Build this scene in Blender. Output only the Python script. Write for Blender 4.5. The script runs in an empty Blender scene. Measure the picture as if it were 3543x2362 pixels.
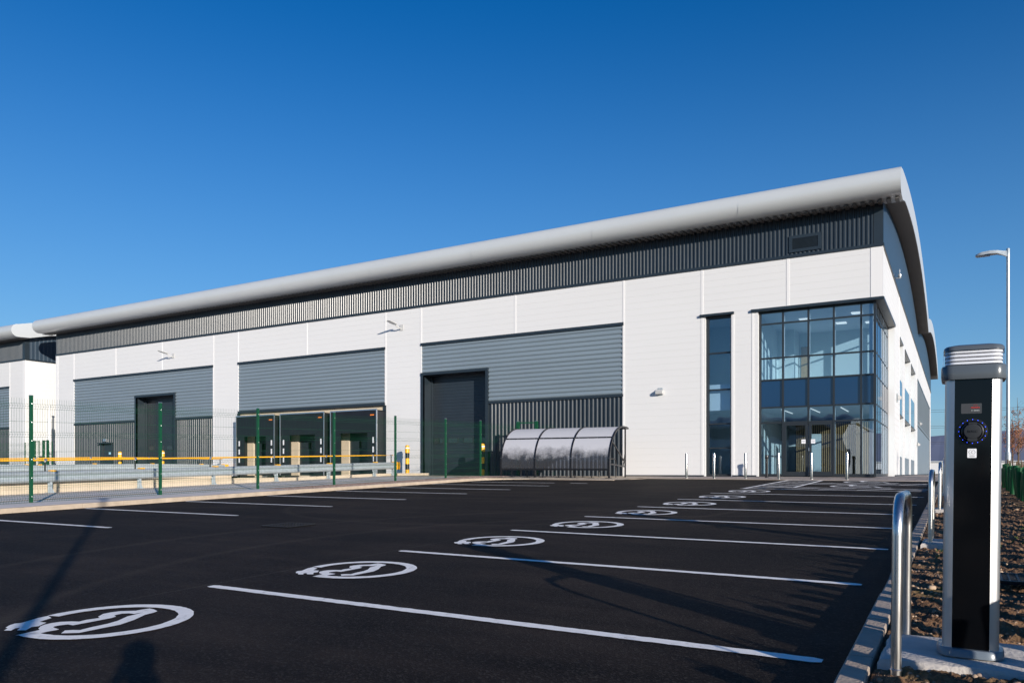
import bpy, math, random
from mathutils import Vector, Matrix, noise
R = math.radians
random.seed(7)
scene = bpy.context.scene
COL = scene.collection
SUN_EL, SUN_AZ = 13.4, 124.0          # azimuth clockwise from +Y

# ------------------------------------------------------------------ ground model
def zg(x, y):
    x = min(max(x, -60), 10); y = min(max(y, -70), 40)
    return min(-.0065*x + .029*y, .95)

# ------------------------------------------------------------------ helpers
def wmat(o):
    m = o.matrix_basis
    if o.parent: m = wmat(o.parent) @ o.matrix_parent_inverse @ m
    return m
def adopt(o, parent):
    if parent:
        o.parent = parent
        o.matrix_parent_inverse = wmat(parent).inverted()
class MB:
    def __init__(s): s.v = []; s.f = []; s.mi = []; s.cur = 0
    def add(s, vs, fs):
        n = len(s.v); s.v += [tuple(p) for p in vs]
        for f in fs: s.f.append([n+i for i in f]); s.mi.append(s.cur)
        return s
    def quad(s, a, b, c, d): return s.add([a, b, c, d], [(0, 1, 2, 3)])
    def poly(s, ps): return s.add(ps, [tuple(range(len(ps)))])
    def box(s, x0, x1, y0, y1, z0, z1):
        return s.add([(x0,y0,z0),(x1,y0,z0),(x1,y1,z0),(x0,y1,z0),(x0,y0,z1),(x1,y0,z1),(x1,y1,z1),(x0,y1,z1)],
              [(0,3,2,1),(4,5,6,7),(0,1,5,4),(1,2,6,5),(2,3,7,6),(3,0,4,7)])
    def prism(s, pts, d):
        n = len(pts); d = Vector(d); b = [Vector(p) for p in pts]
        return s.add(b+[p+d for p in b], [tuple(range(n))[::-1], tuple(range(n, 2*n))]+[(i, (i+1) % n, n+(i+1) % n, n+i) for i in range(n)])
    def strip(s, A, B):
        n = len(A); return s.add(list(A)+list(B), [(i, i+1, n+i+1, n+i) for i in range(n-1)])
    def tube(s, path, r, n=8, cap=True, closed=False):
        P = [Vector(p) for p in path]; k = len(P)
        rr = r if isinstance(r, (list, tuple)) else [r]*k
        t0 = (P[1]-P[0]).normalized(); u = t0.orthogonal().normalized(); vs = []
        for i, p in enumerate(P):
            if i == 0: t = t0
            elif i == k-1: t = (P[i]-P[i-1]).normalized()
            else: t = ((P[i+1]-P[i]).normalized()+(P[i]-P[i-1]).normalized()).normalized()
            u = (u - t*u.dot(t)).normalized(); w = t.cross(u)
            for j in range(n):
                a = 2*math.pi*j/n; vs.append(p+(u*math.cos(a)+w*math.sin(a))*rr[i])
        fs = [(i*n+j, i*n+(j+1) % n, (i+1)*n+(j+1) % n, (i+1)*n+j) for i in range(k-1) for j in range(n)]
        if cap: fs += [tuple(range(n))[::-1], tuple((k-1)*n+j for j in range(n))]
        return s.add(vs, fs)
    def lathe(s, prof, c=(0, 0, 0), n=20):
        vs = []; k = len(prof)
        for r, z in prof:
            for j in range(n):
                a = 2*math.pi*j/n; vs.append((c[0]+r*math.cos(a), c[1]+r*math.sin(a), c[2]+z))
        fs = [(i*n+j, i*n+(j+1) % n, (i+1)*n+(j+1) % n, (i+1)*n+j) for i in range(k-1) for j in range(n)]
        fs += [tuple(range(n))[::-1], tuple((k-1)*n+j for j in range(n))]
        return s.add(vs, fs)
    def loft(s, rings, cap=True):
        n = len(rings[0]); k = len(rings); vs = [p for r in rings for p in r]
        fs = [(i*n+j, i*n+(j+1) % n, (i+1)*n+(j+1) % n, (i+1)*n+j) for i in range(k-1) for j in range(n)]
        if cap: fs += [tuple(range(n))[::-1], tuple((k-1)*n+j for j in range(n))]
        return s.add(vs, fs)
    def build(s, name, mat, parent=None, smooth=None):
        me = bpy.data.meshes.new(name); me.from_pydata(s.v, [], s.f)
        for m in (mat if isinstance(mat, (list, tuple)) else [mat]): me.materials.append(m)
        for p, i in zip(me.polygons, s.mi): p.material_index = i
        me.update()
        if smooth is not None:
            me.polygons.foreach_set('use_smooth', [True]*len(me.polygons))
            me.set_sharp_from_angle(angle=R(smooth))
        o = bpy.data.objects.new(name, me); COL.objects.link(o); adopt(o, parent)
        return o
def build_each(mb, name, mat, parent=None):
    par = list(range(len(mb.v)))
    def find(i):
        while par[i] != i: par[i] = par[par[i]]; i = par[i]
        return i
    for f in mb.f:
        for i in f[1:]: par[find(i)] = find(f[0])
    groups = {}
    for f in mb.f: groups.setdefault(find(f[0]), []).append(f)
    for fs in groups.values():
        idx = sorted({i for f in fs for i in f}); mp = {i: k for k, i in enumerate(idx)}; m = MB()
        m.add([mb.v[i] for i in idx], [tuple(mp[i] for i in f) for f in fs]); m.build(name, mat, parent)
def tag(o, label=None, cat=None, group=None, kind=None):
    if label: o['label'] = label
    if cat: o['category'] = cat
    if group: o['group'] = group
    if kind: o['kind'] = kind
    return o
def thing(name, label, cat, loc, group=None):
    o = bpy.data.objects.new(name, None); o.empty_display_size = .2; COL.objects.link(o)
    o.location = loc; return tag(o, label, cat, group)
def dup(root, loc, label=None, rz=0.):
    def cp(o, par):
        c = o.copy(); COL.objects.link(c)
        if par:
            mpi = o.matrix_parent_inverse.copy(); c.parent = par; c.matrix_parent_inverse = mpi
        for ch in list(o.children): cp(ch, c)
        return c
    kids = list(root.children)
    r = root.copy(); COL.objects.link(r); r.location = loc; r.rotation_euler[2] += rz
    if label: r['label'] = label
    for ch in kids: cp(ch, r)
    return r
def bar(mb, a, b, w, h):
    """box beam from a to b, w = horizontal width, h = vertical height"""
    a = Vector(a); b = Vector(b); t = (b-a).normalized()
    side = t.cross(Vector((0, 0, 1)))
    side = side.normalized() if side.length > 1e-4 else Vector((1, 0, 0))
    up = side.cross(t).normalized()
    q = [side*sx*w/2+up*sy*h/2 for sx, sy in ((-1,-1),(1,-1),(1,1),(-1,1))]
    mb.prism([a+k for k in q], b-a)
def text(body, size, mat, name, parent, M, ext=.0008, align='CENTER'):
    cu = bpy.data.curves.new(name, 'FONT'); cu.body = body; cu.size = size; cu.align_x = align; cu.align_y = 'CENTER'; cu.extrude = ext
    t = bpy.data.objects.new(name, cu); COL.objects.link(t)
    dg = bpy.context.evaluated_depsgraph_get(); me = bpy.data.meshes.new_from_object(t.evaluated_get(dg))
    bpy.data.objects.remove(t); me.materials.clear(); me.materials.append(mat)
    o = bpy.data.objects.new(name, me); COL.objects.link(o); me.transform(M); adopt(o, parent); return o
def FACE(x, y, z): return Matrix.Translation((x, y, z)) @ Matrix.Rotation(R(90), 4, 'X')   # text facing -Y

# ------------------------------------------------------------------ materials
def nodes(name):
    m = bpy.data.materials.new(name); m.use_nodes = True; nt = m.node_tree
    return m, nt, nt.nodes['Principled BSDF']
def N(nt, t, **k):
    n = nt.nodes.new(t)
    for a, b in k.items():
        if a.startswith('_'): n.inputs[a[1:].replace('_', ' ')].default_value = b
        else: setattr(n, a, b)
    return n
def mat(name, col, rough=.5, metal=0., var=.0, vscale=1.5, bump=0., bscale=40., spec=None, rvar=0., stretch=None, coat=0., emit=None, estr=0.):
    m, nt, p = nodes(name); L = nt.links
    p.inputs['Base Color'].default_value = (*col, 1); p.inputs['Roughness'].default_value = rough; p.inputs['Metallic'].default_value = metal
    if spec is not None: p.inputs['Specular IOR Level'].default_value = spec
    if coat: p.inputs['Coat Weight'].default_value = coat; p.inputs['Coat Roughness'].default_value = .08
    if emit: p.inputs['Emission Color'].default_value = (*emit, 1); p.inputs['Emission Strength'].default_value = estr
    tc = N(nt, 'ShaderNodeTexCoord'); src = tc.outputs['Object']
    if stretch:
        mp = N(nt, 'ShaderNodeMapping'); mp.inputs['Scale'].default_value = stretch; L.new(src, mp.inputs['Vector']); src = mp.outputs[0]
    if var or rvar:
        n = N(nt, 'ShaderNodeTexNoise', _Scale=vscale, _Detail=5., _Roughness=.62); L.new(src, n.inputs['Vector'])
        mr = N(nt, 'ShaderNodeMapRange'); mr.inputs[1].default_value = .28; mr.inputs[2].default_value = .72; L.new(n.outputs[0], mr.inputs[0])
        if var:
            mx = N(nt, 'ShaderNodeMix', data_type='RGBA')
            mx.inputs[6].default_value = (*[c*(1-var) for c in col], 1); mx.inputs[7].default_value = (*[min(c*(1+var), 1) for c in col], 1)
            L.new(mr.outputs[0], mx.inputs[0]); L.new(mx.outputs[2], p.inputs['Base Color'])
        if rvar:
            m2 = N(nt, 'ShaderNodeMapRange'); m2.inputs[3].default_value = rough-rvar; m2.inputs[4].default_value = rough+rvar
            L.new(mr.outputs[0], m2.inputs[0]); L.new(m2.outputs[0], p.inputs['Roughness'])
    if bump:
        nb = N(nt, 'ShaderNodeTexNoise', _Scale=bscale, _Detail=4.); L.new(src, nb.inputs['Vector'])
        b = N(nt, 'ShaderNodeBump'); b.inputs['Strength'].default_value = bump; b.inputs['Distance'].default_value = .02
        L.new(nb.outputs[0], b.inputs['Height']); L.new(b.outputs[0], p.inputs['Normal'])
    return m
def ramp(nt, src, stops):
    r = N(nt, 'ShaderNodeValToRGB'); e = r.color_ramp.elements
    while len(e) < len(stops): e.new(.5)
    for i, (p, c) in enumerate(stops): e[i].position = p; e[i].color = (*c, 1)
    nt.links.new(src, r.inputs[0]); return r

M = {}
M['white'] = mat('white_panel', (.675, .672, .665), .5, var=.02, vscale=.35, rvar=.03, stretch=(.25, .25, 1))
M['whitetrim'] = mat('white_flashing', (.74, .73, .72), .4)
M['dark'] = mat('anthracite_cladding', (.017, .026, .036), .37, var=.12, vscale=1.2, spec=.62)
M['darktrim'] = mat('anthracite_trim', (.018, .027, .036), .38, var=.1, vscale=2)
M['gable'] = mat('sheen_band_cladding', (.035, .055, .08), .3, var=.06, vscale=.6, spec=.7)  # dark cladding on the side, sky sheen painted in as a lighter blue
M['grey'] = mat('grey_blue_cladding', (.185, .235, .275), .38, var=.05, vscale=.7, stretch=(.3, .3, 1))
M['roof'] = mat('silver_roof', (.54, .565, .57), .36, metal=.12, var=.03, vscale=.4)
M['soffit'] = mat('soffit_sheet', (.115, .112, .108), .5, var=.05)
M['doorpaint'] = mat('door_paint', (.021, .029, .038), .33, var=.1, vscale=1.5)
M['frame'] = mat('window_frame_paint', (.022, .027, .032), .35)
M['black'] = mat('black_paint', (.010, .010, .012), .3)
M['rubber'] = mat('black_rubber', (.006, .008, .012), .55, var=.25, vscale=3, bump=.15, bscale=30)
M['alu'] = mat('aluminium', (.62, .64, .66), .32, metal=.9, var=.04)
M['lightgrey'] = mat('light_grey_paint', (.50, .50, .49), .4)
M['beige'] = mat('beige_concrete', (.56, .47, .35), .85, var=.12, vscale=1.4, bump=.2, bscale=25)
M['yellow'] = mat('yellow_plastic', (.85, .42, .01), .4, var=.06, vscale=6)
M['galv'] = mat('galvanised_steel', (.42, .47, .49), .38, metal=.3, var=.14, vscale=9, rvar=.1)
M['green'] = mat('green_powder_coat', (.003, .060, .024), .4, var=.1, vscale=8)
M['stain'] = mat('stainless_steel', (.66, .64, .62), .30, metal=1., var=.05, vscale=5, rvar=.05, stretch=(30, 30, 1))
M['concrete'] = mat('pad_concrete', (.48, .44, .40), .88, var=.14, vscale=6, bump=.4, bscale=45)
M['interior'] = mat('interior_plaster', (.62, .68, .66), .8)
M['ceiling'] = mat('ceiling_tile', (.62, .66, .68), .8)
M['lit'] = mat('ceiling_light_panel', (.9, .9, .9), .5, emit=(1, .97, .9), estr=.7)
M['wood'] = mat('oak_slat', (.42, .27, .13), .5, var=.18, vscale=6, stretch=(6, 6, .6))
M['darkfloor'] = mat('dark_carpet', (.05, .052, .055), .9)
M['spandrel'] = mat('blue_spandrel_glass', (.005, .028, .080), .12, spec=.8, coat=.6)
M['paper'] = mat('white_paper', (.8, .8, .82), .6)
M['ink'] = mat('printed_ink', (.05, .05, .06), .6)
M['kerb'] = mat('kerb_concrete', (.44, .355, .27), .85, var=.16, vscale=4, bump=.35, bscale=35)
M['kerbg'] = mat('grey_kerb_concrete', (.37, .295, .235), .85, var=.14, vscale=5, bump=.35, bscale=50)
M['slotcol'] = mat('brown_bark', (.12, .08, .05), .85, var=.3, vscale=20, bump=.4)
M['leaf'] = mat('dry_brown_leaf', (.20, .075, .030), .7, var=.4, vscale=8)
M['blade'] = mat('grass_blade', (.05, .09, .015), .6, var=.3, vscale=8)
M['rust'] = mat('cast_iron', (.014, .013, .013), .5, metal=.4, var=.3, vscale=20)
M['orange'] = mat('orange_print', (.85, .22, .02), .5)
M['mark'] = mat('white_marker', (.75, .76, .78), .5)

def striped(name, pitch=.27):
    """white composite panel: fine horizontal micro-ribs as bump"""
    m = M['white']; nt = m.node_tree; L = nt.links; p = nt.nodes['Principled BSDF']
    tc = N(nt, 'ShaderNodeTexCoord'); sp = N(nt, 'ShaderNodeSeparateXYZ'); L.new(tc.outputs['Object'], sp.inputs[0])
    w = N(nt, 'ShaderNodeMath', operation='MULTIPLY'); w.inputs[1].default_value = 2*math.pi/.045; L.new(sp.outputs[2], w.inputs[0])
    s = N(nt, 'ShaderNodeMath', operation='SINE'); L.new(w.outputs[0], s.inputs[0])
    b = N(nt, 'ShaderNodeBump'); b.inputs['Strength'].default_value = .12; b.inputs['Distance'].default_value = .001
    L.new(s.outputs[0], b.inputs['Height']); L.new(b.outputs[0], p.inputs['Normal'])
striped('white')

def asphalt():
    m, nt, p = nodes('asphalt'); L = nt.links
    tc = N(nt, 'ShaderNodeTexCoord'); o = tc.outputs['Object']
    big = N(nt, 'ShaderNodeTexNoise', _Scale=.55, _Detail=6., _Roughness=.6); L.new(o, big.inputs['Vector'])
    mp = N(nt, 'ShaderNodeMapping'); mp.inputs['Scale'].default_value = (.25, 1.6, 1); mp.inputs['Rotation'].default_value = (0, 0, .5); L.new(o, mp.inputs[0])
    st = N(nt, 'ShaderNodeTexNoise', _Scale=1.2, _Detail=5., _Roughness=.65); L.new(mp.outputs[0], st.inputs['Vector'])
    fine = N(nt, 'ShaderNodeTexVoronoi', _Scale=85.); L.new(o, fine.inputs['Vector'])
    grit = N(nt, 'ShaderNodeTexNoise', _Scale=240., _Detail=3.); L.new(o, grit.inputs['Vector'])
    add = N(nt, 'ShaderNodeMath', operation='ADD'); L.new(big.outputs[0], add.inputs[0]); L.new(st.outputs[0], add.inputs[1])
    r1 = ramp(nt, add.outputs[0], [(0.40, (.0062, .0042, .0033)), (.5, (.0135, .0093, .0073)), (.60, (.0255, .0178, .0138))])
    h = N(nt, 'ShaderNodeMath', operation='MULTIPLY'); h.inputs[1].default_value = .5; L.new(add.outputs[0], h.inputs[0]); L.new(h.outputs[0], r1.inputs[0])
    # pale aggregate: voronoi cell colour picks some stones
    sep = N(nt, 'ShaderNodeSeparateColor'); L.new(fine.outputs['Color'], sep.inputs[0])
    pick = N(nt, 'ShaderNodeMapRange'); pick.inputs[1].default_value = .72; pick.inputs[2].default_value = 1.; pick.inputs[4].default_value = .55; L.new(sep.outputs[0], pick.inputs[0])
    mx = N(nt, 'ShaderNodeMix', data_type='RGBA'); mx.inputs[7].default_value = (.06, .052, .045, 1)
    L.new(pick.outputs[0], mx.inputs[0]); L.new(r1.outputs[0], mx.inputs[6]); L.new(mx.outputs[2], p.inputs['Base Color'])
    sxyz = N(nt, 'ShaderNodeSeparateXYZ'); L.new(o, sxyz.inputs[0]); cur = mx.outputs[2]
    for sx0, wdt, k_ in ((-5.44, .012, .55), (-10.5, .014, .4)):
        wob = N(nt, 'ShaderNodeMath', operation='MULTIPLY_ADD'); wob.inputs[1].default_value = .03; L.new(grit.outputs[0], wob.inputs[0]); L.new(sxyz.outputs[0], wob.inputs[2])
        cmp_ = N(nt, 'ShaderNodeMath', operation='COMPARE'); cmp_.inputs[1].default_value = sx0; cmp_.inputs[2].default_value = wdt; L.new(wob.outputs[0], cmp_.inputs[0])
        f_ = N(nt, 'ShaderNodeMath', operation='MULTIPLY'); L.new(cmp_.outputs[0], f_.inputs[0]); g_ = N(nt, 'ShaderNodeMath', operation='MULTIPLY'); g_.inputs[1].default_value = k_; L.new(st.outputs[0], g_.inputs[0]); L.new(g_.outputs[0], f_.inputs[1])
        m3 = N(nt, 'ShaderNodeMix', data_type='RGBA'); m3.inputs[7].default_value = (.09, .08, .07, 1); L.new(f_.outputs[0], m3.inputs[0]); L.new(cur, m3.inputs[6]); cur = m3.outputs[2]
    # tyre sweeps: pale dusty arcs
    mp2 = N(nt, 'ShaderNodeMapping'); mp2.inputs['Location'].default_value = (8.2, -9.5, 0); L.new(o, mp2.inputs[0])
    for cx_, cy_, rad in ((13, -3, 6.2), (13, -3, 7.8), (2, 14, 9.0), (6, 4, 4.6)):
        vd = N(nt, 'ShaderNodeVectorMath', operation='DISTANCE'); vd.inputs[1].default_value = (cx_-14, cy_+10, 0); fl_ = N(nt, 'ShaderNodeVectorMath', operation='MULTIPLY'); fl_.inputs[1].default_value = (1, 1, 0); L.new(o, fl_.inputs[0]); L.new(fl_.outputs[0], vd.inputs[0])
        a1 = N(nt, 'ShaderNodeMath', operation='SUBTRACT'); a1.inputs[1].default_value = rad; L.new(vd.outputs['Value'], a1.inputs[0]); a2 = N(nt, 'ShaderNodeMath', operation='ABSOLUTE'); L.new(a1.outputs[0], a2.inputs[0])
        a3 = N(nt, 'ShaderNodeMapRange'); a3.inputs[1].default_value = .0; a3.inputs[2].default_value = .13; a3.inputs[3].default_value = .85; a3.inputs[4].default_value = 0; L.new(a2.outputs[0], a3.inputs[0])
        a4 = N(nt, 'ShaderNodeMath', operation='MULTIPLY'); L.new(a3.outputs[0], a4.inputs[0]); L.new(big.outputs[0], a4.inputs[1])
        m4 = N(nt, 'ShaderNodeMix', data_type='RGBA'); m4.inputs[7].default_value = (.055, .043, .033, 1); L.new(a4.outputs[0], m4.inputs[0]); L.new(cur, m4.inputs[6]); cur = m4.outputs[2]
    L.new(cur, p.inputs['Base Color'])
    p.inputs['Roughness'].default_value = .78; p.inputs['Specular IOR Level'].default_value = .12
    ad = N(nt, 'ShaderNodeMath', operation='ADD'); L.new(fine.outputs['Distance'], ad.inputs[0]); L.new(grit.outputs[0], ad.inputs[1])
    b = N(nt, 'ShaderNodeBump'); b.inputs['Strength'].default_value = .55; b.inputs['Distance'].default_value = .006
    L.new(ad.outputs[0], b.inputs['Height']); L.new(b.outputs[0], p.inputs['Normal'])
    return m
M['asphalt'] = asphalt()

def paint():
    """thermoplastic line paint, scuffed"""
    m, nt, p = nodes('road_paint'); L = nt.links
    tc = N(nt, 'ShaderNodeTexCoord')
    a = N(nt, 'ShaderNodeTexNoise', _Scale=14., _Detail=6., _Roughness=.7); L.new(tc.outputs['Object'], a.inputs['Vector'])
    r = ramp(nt, a.outputs[0], [(.28, (.50, .47, .44)), (.42, (.86, .83, .79)), (.7, (.93, .90, .86))]); L.new(r.outputs[0], p.inputs['Base Color'])
    p.inputs['Roughness'].default_value = .75
    g = N(nt, 'ShaderNodeTexNoise', _Scale=170., _Detail=2.); L.new(tc.outputs['Object'], g.inputs['Vector'])
    b = N(nt, 'ShaderNodeBump'); b.inputs['Strength'].default_value = .5; b.inputs['Distance'].default_value = .004
    L.new(g.outputs[0], b.inputs['Height']); L.new(b.outputs[0], p.inputs['Normal'])
    return m
M['paint'] = paint()
M['ypaint'] = mat('yellow_road_paint', (.60, .36, .06), .75, var=.2, vscale=8)

def soilmat():
    m, nt, p = nodes('soil'); L = nt.links
    tc = N(nt, 'ShaderNodeTexCoord'); o = tc.outputs['Object']
    a = N(nt, 'ShaderNodeTexNoise', _Scale=7., _Detail=8., _Roughness=.7); L.new(o, a.inputs['Vector'])
    r = ramp(nt, a.outputs[0], [(.3, (.060, .033, .018)), (.5, (.165, .085, .040)), (.68, (.33, .19, .095))])
    g = N(nt, 'ShaderNodeTexNoise', _Scale=1.6, _Detail=4.); L.new(o, g.inputs['Vector'])
    gr = N(nt, 'ShaderNodeMapRange'); gr.inputs[1].default_value = .58; gr.inputs[2].default_value = .70; gr.inputs[4].default_value = .45; L.new(g.outputs[0], gr.inputs[0])
    mx = N(nt, 'ShaderNodeMix', data_type='RGBA'); mx.inputs[7].default_value = (.055, .072, .018, 1)
    L.new(gr.outputs[0], mx.inputs[0]); L.new(r.outputs[0], mx.inputs[6]); L.new(mx.outputs[2], p.inputs['Base Color'])
    p.inputs['Roughness'].default_value = .95
    b1 = N(nt, 'ShaderNodeTexNoise', _Scale=45., _Detail=6., _Roughness=.7); L.new(o, b1.inputs['Vector'])
    b = N(nt, 'ShaderNodeBump'); b.inputs['Strength'].default_value = .9; b.inputs['Distance'].default_value = .03
    L.new(b1.outputs[0], b.inputs['Height']); L.new(b.outputs[0], p.inputs['Normal'])
    return m
M['soil'] = soilmat()
def stonemat():
    m, nt, p = nodes('stones'); L = nt.links
    g = N(nt, 'ShaderNodeNewGeometry')
    r = ramp(nt, g.outputs['Random Per Island'], [(0, (.17, .095, .055)), (.4, (.33, .21, .13)), (.7, (.25, .18, .135)), (1, (.52, .37, .24))])
    L.new(r.outputs[0], p.inputs['Base Color']); p.inputs['Roughness'].default_value = .8
    return m
M['stones'] = stonemat()
def gravelmat():
    m, nt, p = nodes('gravel'); L = nt.links
    tc = N(nt, 'ShaderNodeTexCoord'); v = N(nt, 'ShaderNodeTexVoronoi', _Scale=28.); L.new(tc.outputs['Object'], v.inputs['Vector'])
    s = N(nt, 'ShaderNodeSeparateColor'); L.new(v.outputs['Color'], s.inputs[0])
    r = ramp(nt, s.outputs[0], [(0, (.24, .14, .10)), (.5, (.42, .27, .21)), (1, (.60, .46, .38))]); L.new(r.outputs[0], p.inputs['Base Color'])
    p.inputs['Roughness'].default_value = .9
    b = N(nt, 'ShaderNodeBump'); b.inputs['Distance'].default_value = .03; b.invert = True; L.new(v.outputs['Distance'], b.inputs['Height']); L.new(b.outputs[0], p.inputs['Normal'])
    return m
M['gravel'] = gravelmat()
def paving():
    m, nt, p = nodes('block_paving'); L = nt.links
    tc = N(nt, 'ShaderNodeTexCoord')
    b = N(nt, 'ShaderNodeTexBrick', _Scale=1., offset=.5); b.inputs['Brick Width'].default_value = .6; b.inputs['Row Height'].default_value = .3
    b.inputs['Mortar Size'].default_value = .008; b.inputs['Color1'].default_value = (.44, .36, .31, 1); b.inputs['Color2'].default_value = (.44, .36, .31, 1); b.inputs['Mortar'].default_value = (.16, .13, .11, 1)
    L.new(tc.outputs['Object'], b.inputs['Vector'])
    # darker slabs in a chequer
    b2 = N(nt, 'ShaderNodeTexBrick', _Scale=1., offset=.5); b2.inputs['Brick Width'].default_value = .6; b2.inputs['Row Height'].default_value = .3; b2.inputs['Mortar Size'].default_value = 0.
    b2.inputs['Color1'].default_value = (0, 0, 0, 1); b2.inputs['Color2'].default_value = (1, 1, 1, 1); L.new(tc.outputs['Object'], b2.inputs['Vector'])
    mr = N(nt, 'ShaderNodeMapRange'); mr.inputs[1].default_value = .62; mr.inputs[2].default_value = .66; mr.inputs[4].default_value = .6; L.new(b2.outputs['Color'], mr.inputs[0])
    mx = N(nt, 'ShaderNodeMix', data_type='RGBA'); mx.inputs[7].default_value = (.16, .14, .14, 1); L.new(mr.outputs[0], mx.inputs[0]); L.new(b.outputs['Color'], mx.inputs[6]); L.new(mx.outputs[2], p.inputs['Base Color'])
    p.inputs['Roughness'].default_value = .85
    return m
M['paving'] = paving()
M['yard'] = mat('yard_concrete', (.62, .57, .54), .85, var=.14, vscale=.8, bump=.15, bscale=30)
M['terrain'] = mat('rough_ground', (.16, .12, .075), .95, var=.3, vscale=.3)

def glass(name, tint=(.64, .79, .90), base=.14, wob=.25):
    m = bpy.data.materials.new(name); m.use_nodes = True; nt = m.node_tree; L = nt.links; nt.nodes.clear()
    out = N(nt, 'ShaderNodeOutputMaterial'); mix = N(nt, 'ShaderNodeMixShader'); tr = N(nt, 'ShaderNodeBsdfTransparent'); gl = N(nt, 'ShaderNodeBsdfGlossy')
    tr.inputs[0].default_value = (*tint, 1); gl.inputs['Roughness'].default_value = .0; gl.inputs['Color'].default_value = (.76, .88, 1, 1)
    fr = N(nt, 'ShaderNodeFresnel'); ge = N(nt, 'ShaderNodeNewGeometry'); io = N(nt, 'ShaderNodeMapRange'); io.inputs[3].default_value = 1.52; io.inputs[4].default_value = 1/1.52
    L.new(ge.outputs['Backfacing'], io.inputs[0]); L.new(io.outputs[0], fr.inputs[0])
    ad = N(nt, 'ShaderNodeMath', operation='ADD', use_clamp=True); ad.inputs[1].default_value = base; L.new(fr.outputs[0], ad.inputs[0])
    L.new(ad.outputs[0], mix.inputs[0]); L.new(tr.outputs[0], mix.inputs[1]); L.new(gl.outputs[0], mix.inputs[2]); L.new(mix.outputs[0], out.inputs[0])
    if wob:
        tc = N(nt, 'ShaderNodeTexCoord'); n = N(nt, 'ShaderNodeTexNoise', _Scale=1.3, _Detail=1.); L.new(tc.outputs['Object'], n.inputs['Vector'])
        b = N(nt, 'ShaderNodeBump'); b.inputs['Strength'].default_value = wob; b.inputs['Distance'].default_value = .02
        L.new(n.outputs[0], b.inputs['Height']); L.new(b.outputs[0], gl.inputs['Normal'])
    return m
M['glass'] = glass('tinted_glass')
M['flatglass'] = glass('flat_tinted_glass', wob=0)
M['lens'] = glass('clear_lens', (.95, .96, .97), -.02, 0)
M['dglass'] = glass('dark_glass', (.25, .3, .33), .1, 0)
M['shelterglass'] = None
def tubemat():
    m, nt, p = nodes('green_tree_guard'); L = nt.links
    p.inputs['Base Color'].default_value = (.012, .12, .045, 1); p.inputs['Roughness'].default_value = .45
    tl = N(nt, 'ShaderNodeBsdfTranslucent'); tl.inputs[0].default_value = (.03, .25, .08, 1)
    mx = N(nt, 'ShaderNodeMixShader'); mx.inputs[0].default_value = .35; out = nt.nodes['Material Output']
    L.new(p.outputs[0], mx.inputs[1]); L.new(tl.outputs[0], mx.inputs[2]); L.new(mx.outputs[0], out.inputs[0])
    return m
M['tube'] = tubemat()
def frost():
    """tinted polycarbonate sheet, upper part white with frost"""
    m, nt, p = nodes('frosted_polycarbonate'); L = nt.links; out = nt.nodes['Material Output']
    p.inputs['Base Color'].default_value = (.50, .50, .53, 1); p.inputs['Roughness'].default_value = .6
    tr = N(nt, 'ShaderNodeBsdfTransparent'); tr.inputs[0].default_value = (.34, .37, .48, 1)
    gl = N(nt, 'ShaderNodeBsdfGlossy'); gl.inputs['Roughness'].default_value = .12
    fr = N(nt, 'ShaderNodeFresnel'); ge = N(nt, 'ShaderNodeNewGeometry'); io = N(nt, 'ShaderNodeMapRange'); io.inputs[3].default_value = 1.5; io.inputs[4].default_value = 1/1.5
    L.new(ge.outputs['Backfacing'], io.inputs[0]); L.new(io.outputs[0], fr.inputs[0])
    cl = N(nt, 'ShaderNodeMixShader'); L.new(fr.outputs[0], cl.inputs[0]); L.new(tr.outputs[0], cl.inputs[1]); L.new(gl.outputs[0], cl.inputs[2])
    tc = N(nt, 'ShaderNodeTexCoord'); sp = N(nt, 'ShaderNodeSeparateXYZ'); L.new(tc.outputs['Object'], sp.inputs[0])
    n1 = N(nt, 'ShaderNodeTexNoise', _Scale=2.6, _Detail=4., _Roughness=.6); L.new(tc.outputs['Object'], n1.inputs['Vector'])
    n2 = N(nt, 'ShaderNodeTexNoise', _Scale=38., _Detail=3., _Roughness=.7); L.new(tc.outputs['Object'], n2.inputs['Vector'])
    a = N(nt, 'ShaderNodeMath', operation='MULTIPLY_ADD'); a.inputs[1].default_value = .75; L.new(n1.outputs[0], a.inputs[0]); L.new(sp.outputs[2], a.inputs[2])
    b = N(nt, 'ShaderNodeMath', operation='MULTIPLY_ADD'); b.inputs[1].default_value = .55; L.new(n2.outputs[0], b.inputs[0]); L.new(a.outputs[0], b.inputs[2])
    mr = N(nt, 'ShaderNodeMapRange'); mr.inputs[1].default_value = 2.36; mr.inputs[2].default_value = 2.78; mr.inputs[3].default_value = .07; mr.inputs[4].default_value = .94; L.new(b.outputs[0], mr.inputs[0])
    mx = N(nt, 'ShaderNodeMixShader'); L.new(mr.outputs[0], mx.inputs[0]); L.new(cl.outputs[0], mx.inputs[1]); L.new(p.outputs[0], mx.inputs[2]); L.new(mx.outputs[0], out.inputs[0])
    return m
M['frost'] = frost()

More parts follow.
